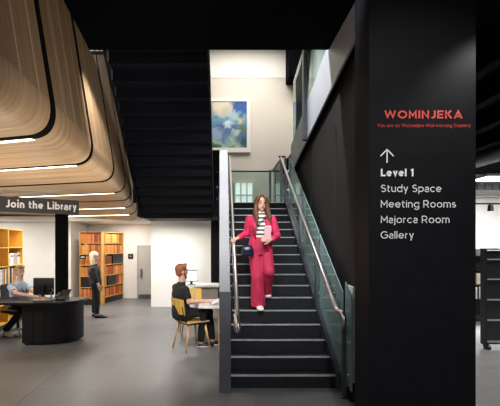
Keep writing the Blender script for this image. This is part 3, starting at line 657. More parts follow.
def bookcase(name, label, loc, rz, w, dpt, h, nrow, zb, skip=(), mt='shelfwood', back='shelfwood'):
    """local frame: x along the front, front at y=0, depth +y"""
    t = thing(name, label, 'bookcase', loc, rz)
    bm = BM(); box(bm, 0, 0.025, 0, dpt, 0, h, 0.002); local(obj('side_panel', bm, M[mt]), t)
    bm = BM(); box(bm, w - 0.025, w, 0, dpt, 0, h, 0.002); local(obj('side_panel', bm, M[mt]), t)
    bm = BM(); box(bm, 0.025, w - 0.025, dpt - 0.015, dpt, 0.03, h); local(obj('back_panel', bm, M[back]), t)
    bm = BM(); box(bm, 0.025, w - 0.025, 0.02, dpt - 0.016, 0.0, zb - 0.02); local(obj('plinth', bm, M['plastic']), t)
    for i in range(nrow + 1):
        z = zb + (h - zb - 0.025) * i / nrow
        bm = BM(); box(bm, 0.026, w - 0.026, 0.0, dpt - 0.016, z + 0.003, z + 0.023, 0.002); local(obj('shelf', bm, M[mt]), t)
    return t
def fill(t, rz, loc, w, row, nrow, h, zb, cols, unit, x0=0.03, x1=None, wr=(0.036, 0.054), hr=(0.85, 0.96)):
    x1 = (w - 0.03) if x1 is None else x1; z = zb + (h - zb - 0.025) * row / nrow + 0.0235; gap = (h - zb - 0.025) / nrow - 0.028
    x = x0; R_ = Matrix.Rotation(rz, 3, 'Z'); c0 = None
    while True:
        if c0 is None or random.random() < 0.3: c0 = random.choice(cols); bw = random.choice((wr[0], (wr[0] + wr[1]) / 2, wr[1])); bh = gap * random.choice((hr[0], (hr[0] + hr[1]) / 2, hr[1]))
        kind = random.choice(cols) if random.random() < 0.35 else c0
        if x + bw > x1: break
        p = Vector(loc) + R_ @ Vector((x + bw / 2, 0.025, 0)); p.z = z
        where = {0: 'lowest', nrow - 1: 'top'}.get(row, '%s lowest' % ['', 'second', 'third', 'fourth', 'fifth', ''][row])
        book(kind, bw - 0.0015, bh, 0.2, p, rz, '%s bound book on the %s shelf of the %s' % (kind, where, unit), '%s shelf books, %s' % (where, unit)); x += bw
warm = ['tan', 'orange brown', 'orange brown', 'dark brown', 'rust red', 'golden', 'tan']
# A: faces the camera;  B: returns along the aisle, faces +x
Ah = 2.0; Az = 0.16
pa = (X(79.5, 10.9), 10.9, 0); wA = X(101.5, 10.9) - X(79.5, 10.9)
A = bookcase('bookcase', 'timber bookcase of old volumes facing the reception desk', pa, 0, wA, 0.22, Ah, 6, Az)
pb = (X(101.8, 10.9) + 0.005, 11.125, 0); wB = 1.30
aB = math.atan2(12.2 - 11.125, X(123.5, 12.2) - pb[0]); wB = math.hypot(12.2 - 11.125, X(123.5, 12.2) - pb[0])
B = bookcase('bookcase', 'long timber bookcase of old volumes running back beside the grey door', pb, aB, wB, 0.3, Ah, 6, Az)
def dark_panel(t, w, row, nrow, h, zb, x0, x1, lab):
    z = zb + (h - zb - 0.025) * row / nrow + 0.024; g = (h - zb - 0.025) / nrow - 0.028
    bm = BM(); box(bm, x0, x1, -0.002, 0.19, z, z + g, 0.003); local(obj('insert_panel', bm, M['plastic']), t)
for row in range(6):
    if row == 1: dark_panel(A, wA, row, 6, Ah, Az, 0.03, wA - 0.03, '')
    else: fill(A, 0, pa, wA, row, 6, Ah, Az, warm, 'bookcase facing the desk')
    b0, b1 = 0.03, wB - 0.03
    if row == 3: dark_panel(B, wB, row, 6, Ah, Az, 0.48, wB - 0.03, ''); b1 = 0.47
    if row == 1:
        dark_panel(B, wB, row, 6, Ah, Az, 0.2, 0.68, ''); fill(B, aB, pb, wB, row, 6, Ah, Az, warm, 'bookcase beside the door', 0.03, 0.19); b0 = 0.69
    fill(B, aB, pb, wB, row, 6, Ah, Az, warm, 'bookcase beside the door', b0, b1)
# small black sign hanging on A
t = thing('shelf_sign', 'small black shelf sign projecting from the bookcase', 'sign', (X(82, 10.7), 10.7, Z(257, 10.7)))
bm = BM(); box(bm, X(79.5, 10.7), X(86, 10.7), 10.70, 10.72, Z(259, 10.7), Z(255, 10.7), 0.002); obj('sign_plate', bm, M['plastic'], t)
bm = BM(); box(bm, X(81, 10.7), X(84.8, 10.7), 10.697, 10.70, Z(257.4, 10.7), Z(256.8, 10.7)); obj('sign_marking', bm, M['lettwhite'], t)
bm = BM(); box(bm, X(82, 10.7), X(83, 10.7), 10.72, 10.90, Z(257, 10.7), Z(256, 10.7)); obj('bracket', bm, M['plastic'], t)
# room sign by the door
t = thing('room_sign', 'small black square plate with pale marks on the wall beside the grey door', 'sign', (X(130.5, 12.2), 12.24, Z(256.5, 12.2)))
bm = BM(); box(bm, X(127.8, 12.2), X(133, 12.2), 12.23, 12.249, Z(259, 12.2), Z(253.8, 12.2), 0.002); obj('sign_plate', bm, M['plastic'], t)
bm = BM(); box(bm, X(129.2, 12.2), X(131.6, 12.2), 12.226, 12.23, Z(257, 12.2), Z(256.3, 12.2)); box(bm, X(129.2, 12.2), X(131, 12.2), 12.226, 12.23, Z(255.6, 12.2), Z(255.1, 12.2)); obj('sign_marking', bm, M['greyplastic'], t)
# left bookcase behind the man: angled; front faces the desk side
q0, q1 = Vector((X(-9, 7.2), 7.2, 0)), Vector((X(23, 8.8), 8.8, 0))
aL = math.atan2(q1.y - q0.y, q1.x - q0.x); wL = (q1 - q0).length
hL = 1.98; zL = 0.1
mixc = ['white', 'white', 'blue', 'grey', 'pink', 'tan', 'black', 'golden']
fd = (q1 - q0).normalized(); half = wL * 0.5
for i in range(2):
    p = q0 + fd * (half * i); p = (p.x, p.y, 0)
    t = bookcase('bookcase', ['yellow timber bookcase at the left edge behind the seated man', 'yellow timber bookcase directly behind the head of the seated man'][i], p, aL, half - 0.004, 0.32, hL, 5, zL, mt='yellowply', back='yellowply')
    for row in range(i * 0 + 1, 3):
        fill(t, aL, p, half, row, 5, hL, zL, mixc, ['bookcase at the left edge', 'bookcase behind the seated man'][i], wr=(0.030, 0.046))
    if i == 1:   # magazines face out on the fourth shelf
        z = zL + (hL - zL - 0.025) * 3 / 5 + 0.024; R_ = Matrix.Rotation(aL, 3, 'Z')
        for k in range(4):
            w_ = 0.17
            pp = Vector(p) + R_ @ Vector((0.06 + k * 0.2 + w_ / 2, 0.06, 0)); pp.z = z
            tt = thing('magazine', ['pale blue', 'white', 'grey', 'cream'][k] + ' magazine standing face out behind the seated man', 'magazine', pp, aL)
            bm = BM(); box(bm, -w_ / 2, w_ / 2, 0, 0.02, 0, 0.24, 0.002); local(obj('cover', bm, [M['blueshirt'], M['paper'], M['greyplastic'], M['shoepale']][k]), tt)
            bm = BM(); box(bm, -w_ / 2 + .02, w_ / 2 - .03, -0.002, 0, 0.16, 0.2); local(obj('masthead', bm, bookmat[['white', 'blue', 'pink', 'black'][k]]), tt)

# ---------------------------------------------------------------- table, chairs, back desk
tb = thing('side_table', 'small white table beside the stairs in front of the seated man', 'table', (-0.2, 6.5, 0))
bm = BM(); box(bm, X(198.5, 6.35), 0.02, 6.2, 7.05, 0.67, 0.70, 0.008); obj('tabletop', bm, M['whitelam'], tb)
for x, y in ((-0.30, 6.95), (-0.04, 6.3), (-0.04, 6.9)):
    bm = BM(); tube(bm, [(x, y, 0.67), (x * 1.02, y, 0)], [0.022, 0.014], 10); obj('leg', bm, M['lightwood'], tb)
bk = thing('open_book', 'open pale book lying on the white table', 'book', (X(213, 6.4), 6.4, 0.70))
bm = BM(); prism(bm, [(X(210, 6.4), 6.35, 0.703), (X(210, 6.4), 6.55, 0.703), (X(210, 6.4) + 0.001, 6.55, 0.76), (X(210, 6.4) + 0.001, 6.35, 0.735)], (0.012, 0, 0)); prism(bm, [(X(210.5, 6.4), 6.35, 0.705), (X(217, 6.4), 6.35, 0.745), (X(219, 6.4), 6.52, 0.79), (X(212, 6.4), 6.52, 0.73)], (0, 0.03, 0.0)); obj('pages', bm, M['paper'], bk)

def chair_mesh():
    t = thing('wooden_chair', 'light wooden chair with a yellow slotted backrest', 'chair')
    # seat: front = +y local
    bm = BM(); box(bm, -0.21, 0.21, -0.20, 0.22, 0.43, 0.45, 0.009); local(obj('seat', bm, M['lightwood']), t)
    bm = BM(); box(bm, -0.17, 0.17, -0.16, 0.18, 0.40, 0.43, 0.004); local(obj('seat_frame', bm, M['plastic']), t)
    bm = BM(); n = 8; front = []; 
    for k in range(n + 1):
        a = (k / n - 0.5); x = a * 0.40; y = -0.235 + 0.10 * (2 * a) ** 2 * 0.45
        front.append((x, y))
    # backrest built of a curved shell with two slots near the middle
    cols_ = [(-0.20, -0.06), (-0.045, -0.005), (0.005, 0.045), (0.06, 0.20)]
    def yy(x): return -0.25 + 0.28 * x * x / 0.16 * 0.25
    def patch(xa, xb, za, zb):
        m_ = 4
        for i in range(m_):
            u0, u1 = xa + (xb - xa) * i / m_, xa + (xb - xa) * (i + 1) / m_
            y0, y1 = yy(u0), yy(u1); l0, l1 = -0.12 * (za - 0.6), -0.12 * (zb - 0.6)
            v = [bm.verts.new(c) for c in ((u0, y0 + l0, za), (u1, y1 + l0, za), (u1, y1 + l1, zb), (u0, y0 + l1, zb), (u0, y0 + l0 - .012, za), (u1, y1 + l0 - .012, za), (u1, y1 + l1 - .012, zb), (u0, y0 + l1 - .012, zb))]
            for f in ((0, 1, 2, 3), (7, 6, 5, 4), (0, 4, 5, 1), (1, 5, 6, 2), (2, 6, 7, 3), (3, 7, 4, 0)): bm.faces.new([v[q] for q in f])
    patch(-0.20, -0.075, 0.60, 0.79); patch(-0.05, 0.05, 0.60, 0.79); patch(0.075, 0.20, 0.60, 0.79)
    patch(-0.20, 0.20, 0.575, 0.60); patch(-0.20, 0.20, 0.79, 0.815)
    bmesh.ops.remove_doubles(bm, verts=bm.verts[:], dist=0.0005)
    local(obj('backrest', bm, M['yellowply']), t)
    for s in (-1, 1):
        bm = BM(); tube(bm, [(s * 0.17, -0.17, 0.42), (s * 0.18, -0.235, 0.52), (s * 0.165, -0.262, 0.70)], 0.011, 8); local(obj('back_frame', bm, M['plastic']), t)
        for e in (-1, 1):
            bm = BM(); tube(bm, [(s * 0.15, e * 0.14 + 0.01, 0.42), (s * 0.215, e * 0.225, 0.0)], [0.019, 0.012], 10); local(obj('leg', bm, M['lightwood'], smooth=True), t)
    return t
ch = chair_mesh(); cang = math.radians(-55)       # local +y turns towards +x
ch.location = (X(191.5, 6.45), 6.45, 0); ch.rotation_euler.z = cang
ch['label'] = 'light wooden chair with yellow slotted backrest under the man in black'
c2 = copy_tree(ch); c2.location = (X(192.5, 7.5), 7.45, 0); c2.rotation_euler.z = math.radians(190)
c2['label'] = 'light wooden chair standing empty behind the small white table'
for o_ in (ch, c2): o_['group'] = 'wooden chairs at the small table'
# desk with a screen against the white wall
bd = thing('wall_desk', 'white desk with a beige front panel by the white wall', 'desk', (-0.7, 9.0, 0))
bm = BM(); box(bm, X(184, 8.8), X(219, 8.8), 8.75, 9.35, 0.72, 0.76, 0.004); obj('desktop', bm, M['whitelam'], bd)
bm = BM(); box(bm, X(195, 8.8), X(218, 8.8), 8.85, 8.88, 0.02, 0.72); obj('modesty_panel', bm, M['beigepanel'], bd)
bm = BM(); box(bm, X(193, 8.8), X(194.5, 8.8), 8.8, 9.3, 0, 0.72); obj('leg', bm, M['whitelam'], bd)
m2 = thing('monitor', 'switched on monitor with a white screen on the desk by the white wall', 'monitor', (X(191, 8.95), 8.95, 0.76))
bm = BM(); box(bm, X(185.5, 8.9), X(197.3, 8.9), 8.93, 8.96, Z(281.5, 8.9), Z(270, 8.9), 0.004); obj('screen_housing', bm, M['greyplastic'], m2)
bm = BM(); box(bm, X(186.2, 8.9), X(196.9, 8.9), 8.925, 8.93, Z(280.3, 8.9), Z(271.2, 8.9)); obj('screen', bm, M['screen'], m2)
bm = BM(); box(bm, X(190, 8.9), X(192.4, 8.9), 8.95, 8.98, 0.765, Z(276, 8.9)); box(bm, X(187.5, 8.9), X(195, 8.9), 8.9, 9.02, 0.76, 0.77); obj('stand', bm, M['plastic'], m2)

# ---------------------------------------------------------------- right room
t = thing('mobile_bookcase', 'low black mobile bookcase with white shelf edges on castors', 'bookcase', (4.5, 6.4, 0))
xa, xb = X(485.5, 6.3), X(485.5, 6.3) + 0.95
bm = BM(); box(bm, xa, xa + 0.03, 6.3, 6.43, 0.08, Z(250, 6.3), 0.003); obj('side_panel', bm, M['blacksat'], t)
bm = BM(); box(bm, xb - 0.03, xb, 6.3, 6.43, 0.08, Z(250, 6.3), 0.003); obj('side_panel', bm, M['blacksat'], t)
bm = BM(); box(bm, xa + .03, xb - .03, 6.36, 6.39, 0.08, Z(250, 6.3) - .01); obj('back_panel', bm, M['blacksat'], t)
bm = BM(); box(bm, xa, xb, 6.29, 6.44, Z(250, 6.3), Z(249, 6.3) + .01, 0.003); obj('top_panel', bm, M['blacksat'], t)
for yv in (259.5, 279.5, 300, 320.5, 342):
    bm = BM(); box(bm, xa + 0.032, xb - 0.032, 6.302, 6.355, Z(yv, 6.3) - 0.008, Z(yv, 6.3) + 0.008); obj('shelf_edge', bm, M['nosing'], t, label='pale shelf edge')
for x in (xa + 0.07, xb - 0.07):
    for y in (6.33, 6.40):
        bm = BM(); tube(bm, [(x - 0.02, y, 0.04), (x + 0.02, y, 0.04)], 0.04, 14); box(bm, x - 0.012, x + 0.012, y - 0.02, y + 0.02, 0.05, 0.085); obj('castor', bm, M['plastic'], t)
p = (X(473, 8.6), 8.6, 0)
t = bookcase('bookcase', 'black bookcase with a few books behind the low mobile one', p, 0, 0.75, 0.3, 1.42, 4, 0.15, mt='blacksat', back='black')
for row in (1, 2): fill(t, 0, p, 0.75, row, 4, 1.42, 0.15, ['white', 'white', 'tan', 'black'], 'black bookcase', wr=(0.03, 0.05))
t = thing('display_box', 'grey box with a white edge standing on the black bookcase', 'box', (X(480, 8.7), 8.75, 1.42))
bm = BM(); box(bm, X(475, 8.7), X(482.5, 8.7), 8.66, 8.8, 1.3735 + 0.05, 1.3735 + 0.05 + 0.14, 0.004); obj('box_body', bm, M['greyplastic'], t)
bm = BM(); box(bm, X(482.5, 8.7), X(484.6, 8.7), 8.66, 8.8, 1.3735 + 0.05, 1.3735 + 0.05 + 0.14, 0.004); obj('box_edge', bm, M['whitelam'], t)
# lit ceiling panel, track and spotlight, ducts and beams
t = thing('ceiling_light', 'flat white light panel hanging from the dark ceiling at the right', 'light', (5.9, 9.3, 3.25))
bm = BM(); box(bm, X(479, 9.2), X(479, 9.2) + 1.4, 8.9, 9.6, 3.18, 3.24, 0.004); obj('light_housing', bm, M['greyplastic'], t)
bm = BM(); box(bm, X(479, 9.2) + .03, X(479, 9.2) + 1.37, 8.93, 9.57, 3.17, 3.18); obj('diffuser', bm, M['lamp'], t)
for xx in (X(479, 9.2) + .2, X(479, 9.2) + 1.2):
    bm = BM(); tube(bm, [(xx, 9.25, 3.24), (xx, 9.25, 3.75)], 0.006, 6); obj('hanger', bm, M['plastic'], t)
t = thing('track_spotlight', 'black spotlight on a black ceiling track at the right edge', 'light', (X(490, 8.5), 8.5, Z(204, 8.5)))
bm = BM(); box(bm, 3.6, 6.8, 8.48, 8.52, Z(204.5, 8.5), Z(203, 8.5)); obj('track', bm, M['plastic'], t)
bm = BM(); tube(bm, [(X(490.5, 8.5), 8.5, Z(205, 8.5)), (X(490.5, 8.5), 8.5, Z(211, 8.5))], [0.05, 0.06], 14); box(bm, X(489.6, 8.5), X(491.2, 8.5), 8.49, 8.51, Z(205.5, 8.5), Z(204, 8.5)); obj('lamp_head', bm, M['plastic'], t)
for xx in (3.9, 6.4):
    bm = BM(); tube(bm, [(xx, 8.5, Z(203, 8.5)), (xx, 8.5, 3.75)], 0.006, 6); obj('hanger', bm, M['plastic'], t)
t = thing('air_grille', 'row of grey square air grilles high on the right room wall', 'grille', (7.5, 11.95, 3.3))
for i in range(5):
    xx = X(471 + i * 7.5, 11.9)
    bm = BM(); box(bm, xx, xx + 0.18, 11.93, 12.0, Z(190, 11.9), Z(184, 11.9), 0.004); obj('grille_panel', bm, M['greyplastic'], t)
    bm = BM(); 
bm.free()
bm = BM(); box(bm, 1.6, 10, 11.5, 11.56, Z(196, 11.5), Z(194.5, 11.5)); obj('service_pipe', bm, M['nosing'], label='thin grey pipe running across the right room below the grilles', cat='pipe')
for i, (xx, lab) in enumerate(((2.7, 'nearest the pillar'), (3.35, 'second from the pillar'), (4.1, 'third from the pillar'), (4.9, 'farthest from the pillar'))):
    bm = BM(); box(bm, xx, xx + 0.14, -1, 11.9, 3.5, 3.749); obj('ceiling_beam', bm, M['ceilblack'], label='dark ceiling beam in the right room, ' + lab, cat='beam', group='right room beams')
bm = BM(); tube(bm, [(5.4, 2, 3.45), (5.4, 11.8, 3.45)], 0.16, 18); obj('air_duct', bm, M['black'], smooth=True, label='round black air duct under the right room ceiling', cat='duct')

# ---------------------------------------------------------------- people
def V(*a): return Vector(a)
def hand(bm, w, dirv, back, size=1.0, curl=0.5, thumb=1):
    """w wrist; dirv towards the fingers; back = normal out of the back of the hand; thumb = +1/-1 along dirv x back"""
    d = Vector(dirv).normalized(); n = (Vector(back) - d * Vector(back).dot(d)).normalized(); s = d.cross(n) * thumb
    loft(bm, [(w - d * .01, s * .026 * size, n * .020 * size), (w + d * .04 * size, s * .038 * size, n * .016 * size), (w + d * .085 * size, s * .040 * size, n * .013 * size)], 12)
    for i, (off, L) in enumerate(((.030, .068), (.010, .078), (-.011, .072), (-.031, .055))):
        p = w + d * .078 * size + s * off * size; dd = d; pts = [p]
        for k in range(3):
            a = curl * (0.5 + 0.4 * k); dd = (d * math.cos(a * 1.3) - n * math.sin(a * 1.3)).normalized() if k == 0 else (dd * math.cos(curl) - dd.cross(s).normalized() * (-1 if dd.cross(s).dot(n) < 0 else 1) * math.sin(curl)).normalized()
            p = p + dd * L * size * (0.42, 0.33, 0.25)[k]; pts.append(p)
        tube(bm, pts, [.0095 * size, .009 * size, .0085 * size, .0075 * size], 8, True)
    p = w + d * .02 * size + s * .025 * size
    tube(bm, [p, p + (d * .6 + s * .7 - n * .2).normalized() * .04 * size, p + (d * .85 + s * .5 - n * .35).normalized() * .075 * size], [.013 * size, .011 * size, .009 * size], 8, True)
def head(bm, c, f, r, up=V(0, 0, 1), s=1.0):
    """skull, jaw, nose, ears; c head centre, f facing, r its right-hand axis"""
    Rm = Matrix((r, -f, up)).transposed().to_4x4()
    ball(bm, c + up * .025 * s - f * .01 * s, (.074 * s, .092 * s, .092 * s), Rm, 18)
    ball(bm, c - up * .045 * s + f * .018 * s, (.056 * s, .066 * s, .062 * s), Rm, 16)
    ball(bm, c - up * .093 * s + f * .052 * s, (.022 * s, .02 * s, .018 * s), Rm, 10)
    tube(bm, [c + up * .01 * s + f * .078 * s, c - up * .028 * s + f * .099 * s], [.008 * s, .013 * s], 8, True)
    for q in (-1, 1):
        ball(bm, c - up * .005 * s + r * q * .074 * s - f * .005 * s, (.010 * s, .018 * s, .030 * s), Rm, 10)
        ball(bm, c + up * .028 * s + f * .074 * s + r * q * .028 * s, (.02 * s, .012 * s, .008 * s), Rm, 8)
def face_parts(root, c, f, r, up=V(0, 0, 1), s=1.0):
    Rm = Matrix((r, -f, up)).transposed().to_4x4()
    for q in (-1, 1):
        bm = BM(); ball(bm, c + up * .008 * s + f * .081 * s + r * q * .030 * s, (.013 * s, .007 * s, .007 * s), Rm, 10); obj('eye', bm, M['eye'], root, True)
        bm = BM(); ball(bm, c + up * .034 * s + f * .082 * s + r * q * .030 * s, (.019 * s, .007 * s, .004 * s), Rm, 10); obj('eyebrow', bm, M['auburn'], root, True)
    bm = BM(); ball(bm, c - up * .058 * s + f * .084 * s, (.022 * s, .008 * s, .007 * s), Rm, 10); obj('mouth', bm, M['lips'], root, True)
def foot(bm, ankle, f, r, z, s=1.0, L=.25, grow=0.0):
    a = Vector(ankle); g = grow
    heel = V(a.x, a.y, z) - f * .045; toe = V(a.x, a.y, z) + f * (L - .06)
    loft(bm, [(heel + V(0, 0, .035), r * (.030 + g), V(0, 0, .034)), (V(a.x, a.y, z + .045), r * (.036 + g), V(0, 0, .044)), (heel.lerp(toe, .6) + V(0, 0, .034), r * (.044 + g), V(0, 0, .033)), (heel.lerp(toe, .88) + V(0, 0, .024), r * (.042 + g), V(0, 0, .023)), (toe + V(0, 0, .018), r * (.022 + g), V(0, 0, .016))], 14)
def shift(p, dx=0, dy=0, dz=0): return Vector(p) + V(dx, dy, dz)

# ---- woman in pink coming down the stairs
W = bpy.data.objects.new('person', None); C.objects.link(W); W.location = (X(260, 5.65), 5.65, 5 * RISE)
W['label'] = 'person in raspberry pink trouser suit and striped top walking down the stairs'; W['category'] = 'person'
f = V(0.05, -1, 0).normalized(); r = V(-1, -0.05, 0).normalized()   # r = her right = image left
hf = V(0.18, -0.98, 0).normalized(); hr = V(-0.98, -0.18, 0).normalized()
pel = at(260, 248.5, 5.71); wst = at(260.3, 237, 5.71); che = at(260.5, 225, 5.71); shc = at(260.5, 218.2, 5.72); nek = at(260.5, 213, 5.72); hc = at(261, 203.8, 5.69)
hipR, hipL = pel + r * .085, pel - r * .085
kR, aR = at(257.2, 277, 5.63), at(259, 303.5, 5.70)
kL, aL_ = at(268.8, 272, 5.59), at(267, 291, 5.86)
shR, shL = at(249.3, 219.3, 5.72), at(272.2, 219.3, 5.72)
elR, wrR = at(246.2, 233.8, 5.77), at(237.6, 238.4, 5.57)
elL, wrL = at(277.2, 236, 5.71), at(270.2, 240.2, 5.47)
z5, z6 = 5 * RISE + .004, 6 * RISE + .004
bm = BM()
loft(bm, [(pel - V(0, 0, .07), r * .10, f * .08), (pel, r * .155, f * .11), (wst, r * .115, f * .085), (che, r * .135, f * .10), (shc, r * .15, f * .07), (shc + V(0, 0, .03), r * .09, f * .055), (nek, r * .05, f * .05), (hc - V(0, 0, .05), r * .045, f * .048)], 20)
head(bm, hc, hf, hr)
for S, E, Wr in ((shR, elR, wrR), (shL, elL, wrL)): tube(bm, [S, E, Wr], [.046, .036, .024], 12, True)
tube(bm, [hipR, kR, aR, aR - V(0, 0, .06)], [.078, .052, .036, .034], 14, True); tube(bm, [hipL, kL, aL_, aL_ - V(0, 0, .02)], [.078, .052, .036, .034], 14, True)
foot(bm, (aR.x, aR.y - .0, 0), f, r, z5, L=.23); foot(bm, (aL_.x, aL_.y + .09, 0), f, r, z6, L=.22)
tube(bm, [aL_, V(aL_.x, aL_.y + .08, z6 + .06)], .034, 10, True)
hand(bm, wrR, V(-.6, -.75, -.15), V(.1, -.2, 1), .95, .75, 1)
hand(bm, wrL, V(-.85, -.35, .1), V(.25, -1, .1), .95, .55, -1)
body = fuse('body', bm, .007, M['skin'], W, 3)
face_parts(body, hc, hf, hr)
# hair
bm = BM(); Rm = Matrix((hr, -hf, V(0, 0, 1))).transposed().to_4x4()
ball(bm, hc + V(0, 0, .035) - hf * .03, (.088, .096, .098), Rm, 18)
for q in (-1, 1):
    tube(bm, [hc + V(0, 0, .115) + hf * .045 + hr * q * .015, hc + V(0, 0, .075) + hf * .070 + hr * q * .055, hc + V(0, 0, 0) + hf * .045 + hr * q * .082, hc - V(0, 0, .09) + hf * .035 + hr * q * .088, hc - V(0, 0, .20) + hf * .10 + hr * q * .095, hc - V(0, 0, .31) + hf * .11 + hr * q * .09], [.018, .024, .026, .036, .036, .016], 12, True)
loft(bm, [(hc + V(0, 0, .05) - hf * .05, hr * .08, hf * .05), (hc - V(0, 0, .08) - hf * .05, hr * .095, hf * .05), (hc - V(0, 0, .2) - hf * .05, hr * .12, hf * .05), (hc - V(0, 0, .27) - hf * .05, hr * .11, hf * .03)], 16)
fuse('hair', bm, .008, M['auburn'], body, 2, 'long auburn hair')
# striped top
bm = BM(); loft(bm, [(pel + V(0, 0, .03), r * .145, f * .115), (wst, r * .128, f * .100), (che, r * .148, f * .118), (shc + V(0, 0, -.01), r * .15, f * .082), (shc + V(0, 0, .03), r * .085, f * .065), (nek + V(0, 0, .015), r * .056, f * .056)], 20)
fuse('striped_top', bm, .009, M['stripe'], body, 2, 'cream top with dark stripes')
# blazer
bm = BM()
loft(bm, [(pel - V(0, 0, .07), r * .190, f * .15), (pel, r * .180, f * .145), (wst, r * .146, f * .120), (che, r * .165, f * .134), (shc, r * .172, f * .094), (shc + V(0, 0, .03), r * .10, f * .075)], 22)
tube(bm, [shR, elR, elR.lerp(wrR, .80)], [.058, .050, .042], 14, True); tube(bm, [shL, elL, elL.lerp(wrL, .72)], [.058, .052, .046], 14, True)
def front_cut(p):
    q = p - pel; fw = q.dot(f); sd_ = q.dot(r); hgt = p.z
    if hgt < pel.z - .06: return True
    w = .045 + max(0, (shc.z + .04 - hgt)) * .13
    arm = abs(sd_) > .13
    return fw > .02 and abs(sd_ + .0) < w and not arm or (hgt > shc.z + .022 and abs(sd_) < .085)
fuse('blazer', bm, .010, M['pink'], body, 3, 'raspberry pink open blazer', front_cut, .008)
for q in (-1, 1):
    bm = BM(); loft(bm, [(shc + r * q * .07 + f * .075 + V(0, 0, .02), r * .012, f * .008), (che + r * q * .095 + f * .135 + V(0, 0, .02), r * .030, f * .010), (wst + r * q * .09 + f * .125 + V(0, 0, .0), r * .012, f * .008)], 10); obj('lapel', bm, M['pink'], body, True)
# trousers
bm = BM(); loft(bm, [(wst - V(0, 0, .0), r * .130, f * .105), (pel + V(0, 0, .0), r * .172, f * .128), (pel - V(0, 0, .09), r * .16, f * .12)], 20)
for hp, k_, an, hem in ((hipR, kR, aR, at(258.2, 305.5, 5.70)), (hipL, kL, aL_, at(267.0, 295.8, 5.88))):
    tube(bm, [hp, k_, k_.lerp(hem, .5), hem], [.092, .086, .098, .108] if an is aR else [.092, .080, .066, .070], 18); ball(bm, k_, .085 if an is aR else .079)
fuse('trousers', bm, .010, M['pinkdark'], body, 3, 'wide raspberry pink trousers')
for an, z, yy_ in ((aR, z5, 0), (aL_, z6, .09)):
    bm = BM(); foot(bm, (an.x, an.y + yy_, 0), f, r, z - .002, L=.25, grow=.006); obj('shoe', bm, M['shoepale'], body, True)
# phone/notebook she holds, and her bag
nb = thing('notebook', 'pale pink notebook held against the striped top', 'notebook', at(267.8, 233, 5.45))
bm = BM(); box(bm, -.050, .050, -.008, .008, -.095, .095, .004, T(0, 0, 0, .35)); local(obj('cover', bm, M['phone']), nb)
bm = BM(); box(bm, -.046, .049, -.005, .005, -.098, .098, 0, T(0, 0, 0, .35)); local(obj('pages', bm, M['paper']), nb)
bg = thing('handbag', 'small navy handbag hanging at the hip of the woman in pink', 'handbag', at(247, 251, 5.55))
c = at(247.6, 250.5, 5.55)
bm = BM(); loft(bm, [(c - V(0, 0, .075), r * .085, f * .035), (c - V(0, 0, .05), r * .092, f * .042), (c + V(0, 0, .04), r * .075, f * .032), (c + V(0, 0, .07), r * .06, f * .02)], 16); obj('bag_body', bm, M['bag'], bg, True)
bm = BM(); loft(bm, [(c + V(0, 0, .075) + f * .02, r * .062, f * .022), (c + V(0, 0, .0) + f * .035, r * .070, f * .012), (c - V(0, 0, .02) + f * .038, r * .055, f * .008)], 14); obj('flap', bm, M['bag'], bg, True)
bm = BM(); tube(bm, [c + V(0, 0, .06) + r * .05, c + V(0, 0, .16) + r * .02, shc + r * .02 + V(0, 0, -.06) + f * .15, shc - r * .10 + V(0, 0, .03) + f * .085], .006, 6); obj('strap', bm, M['bag'], bg, True)

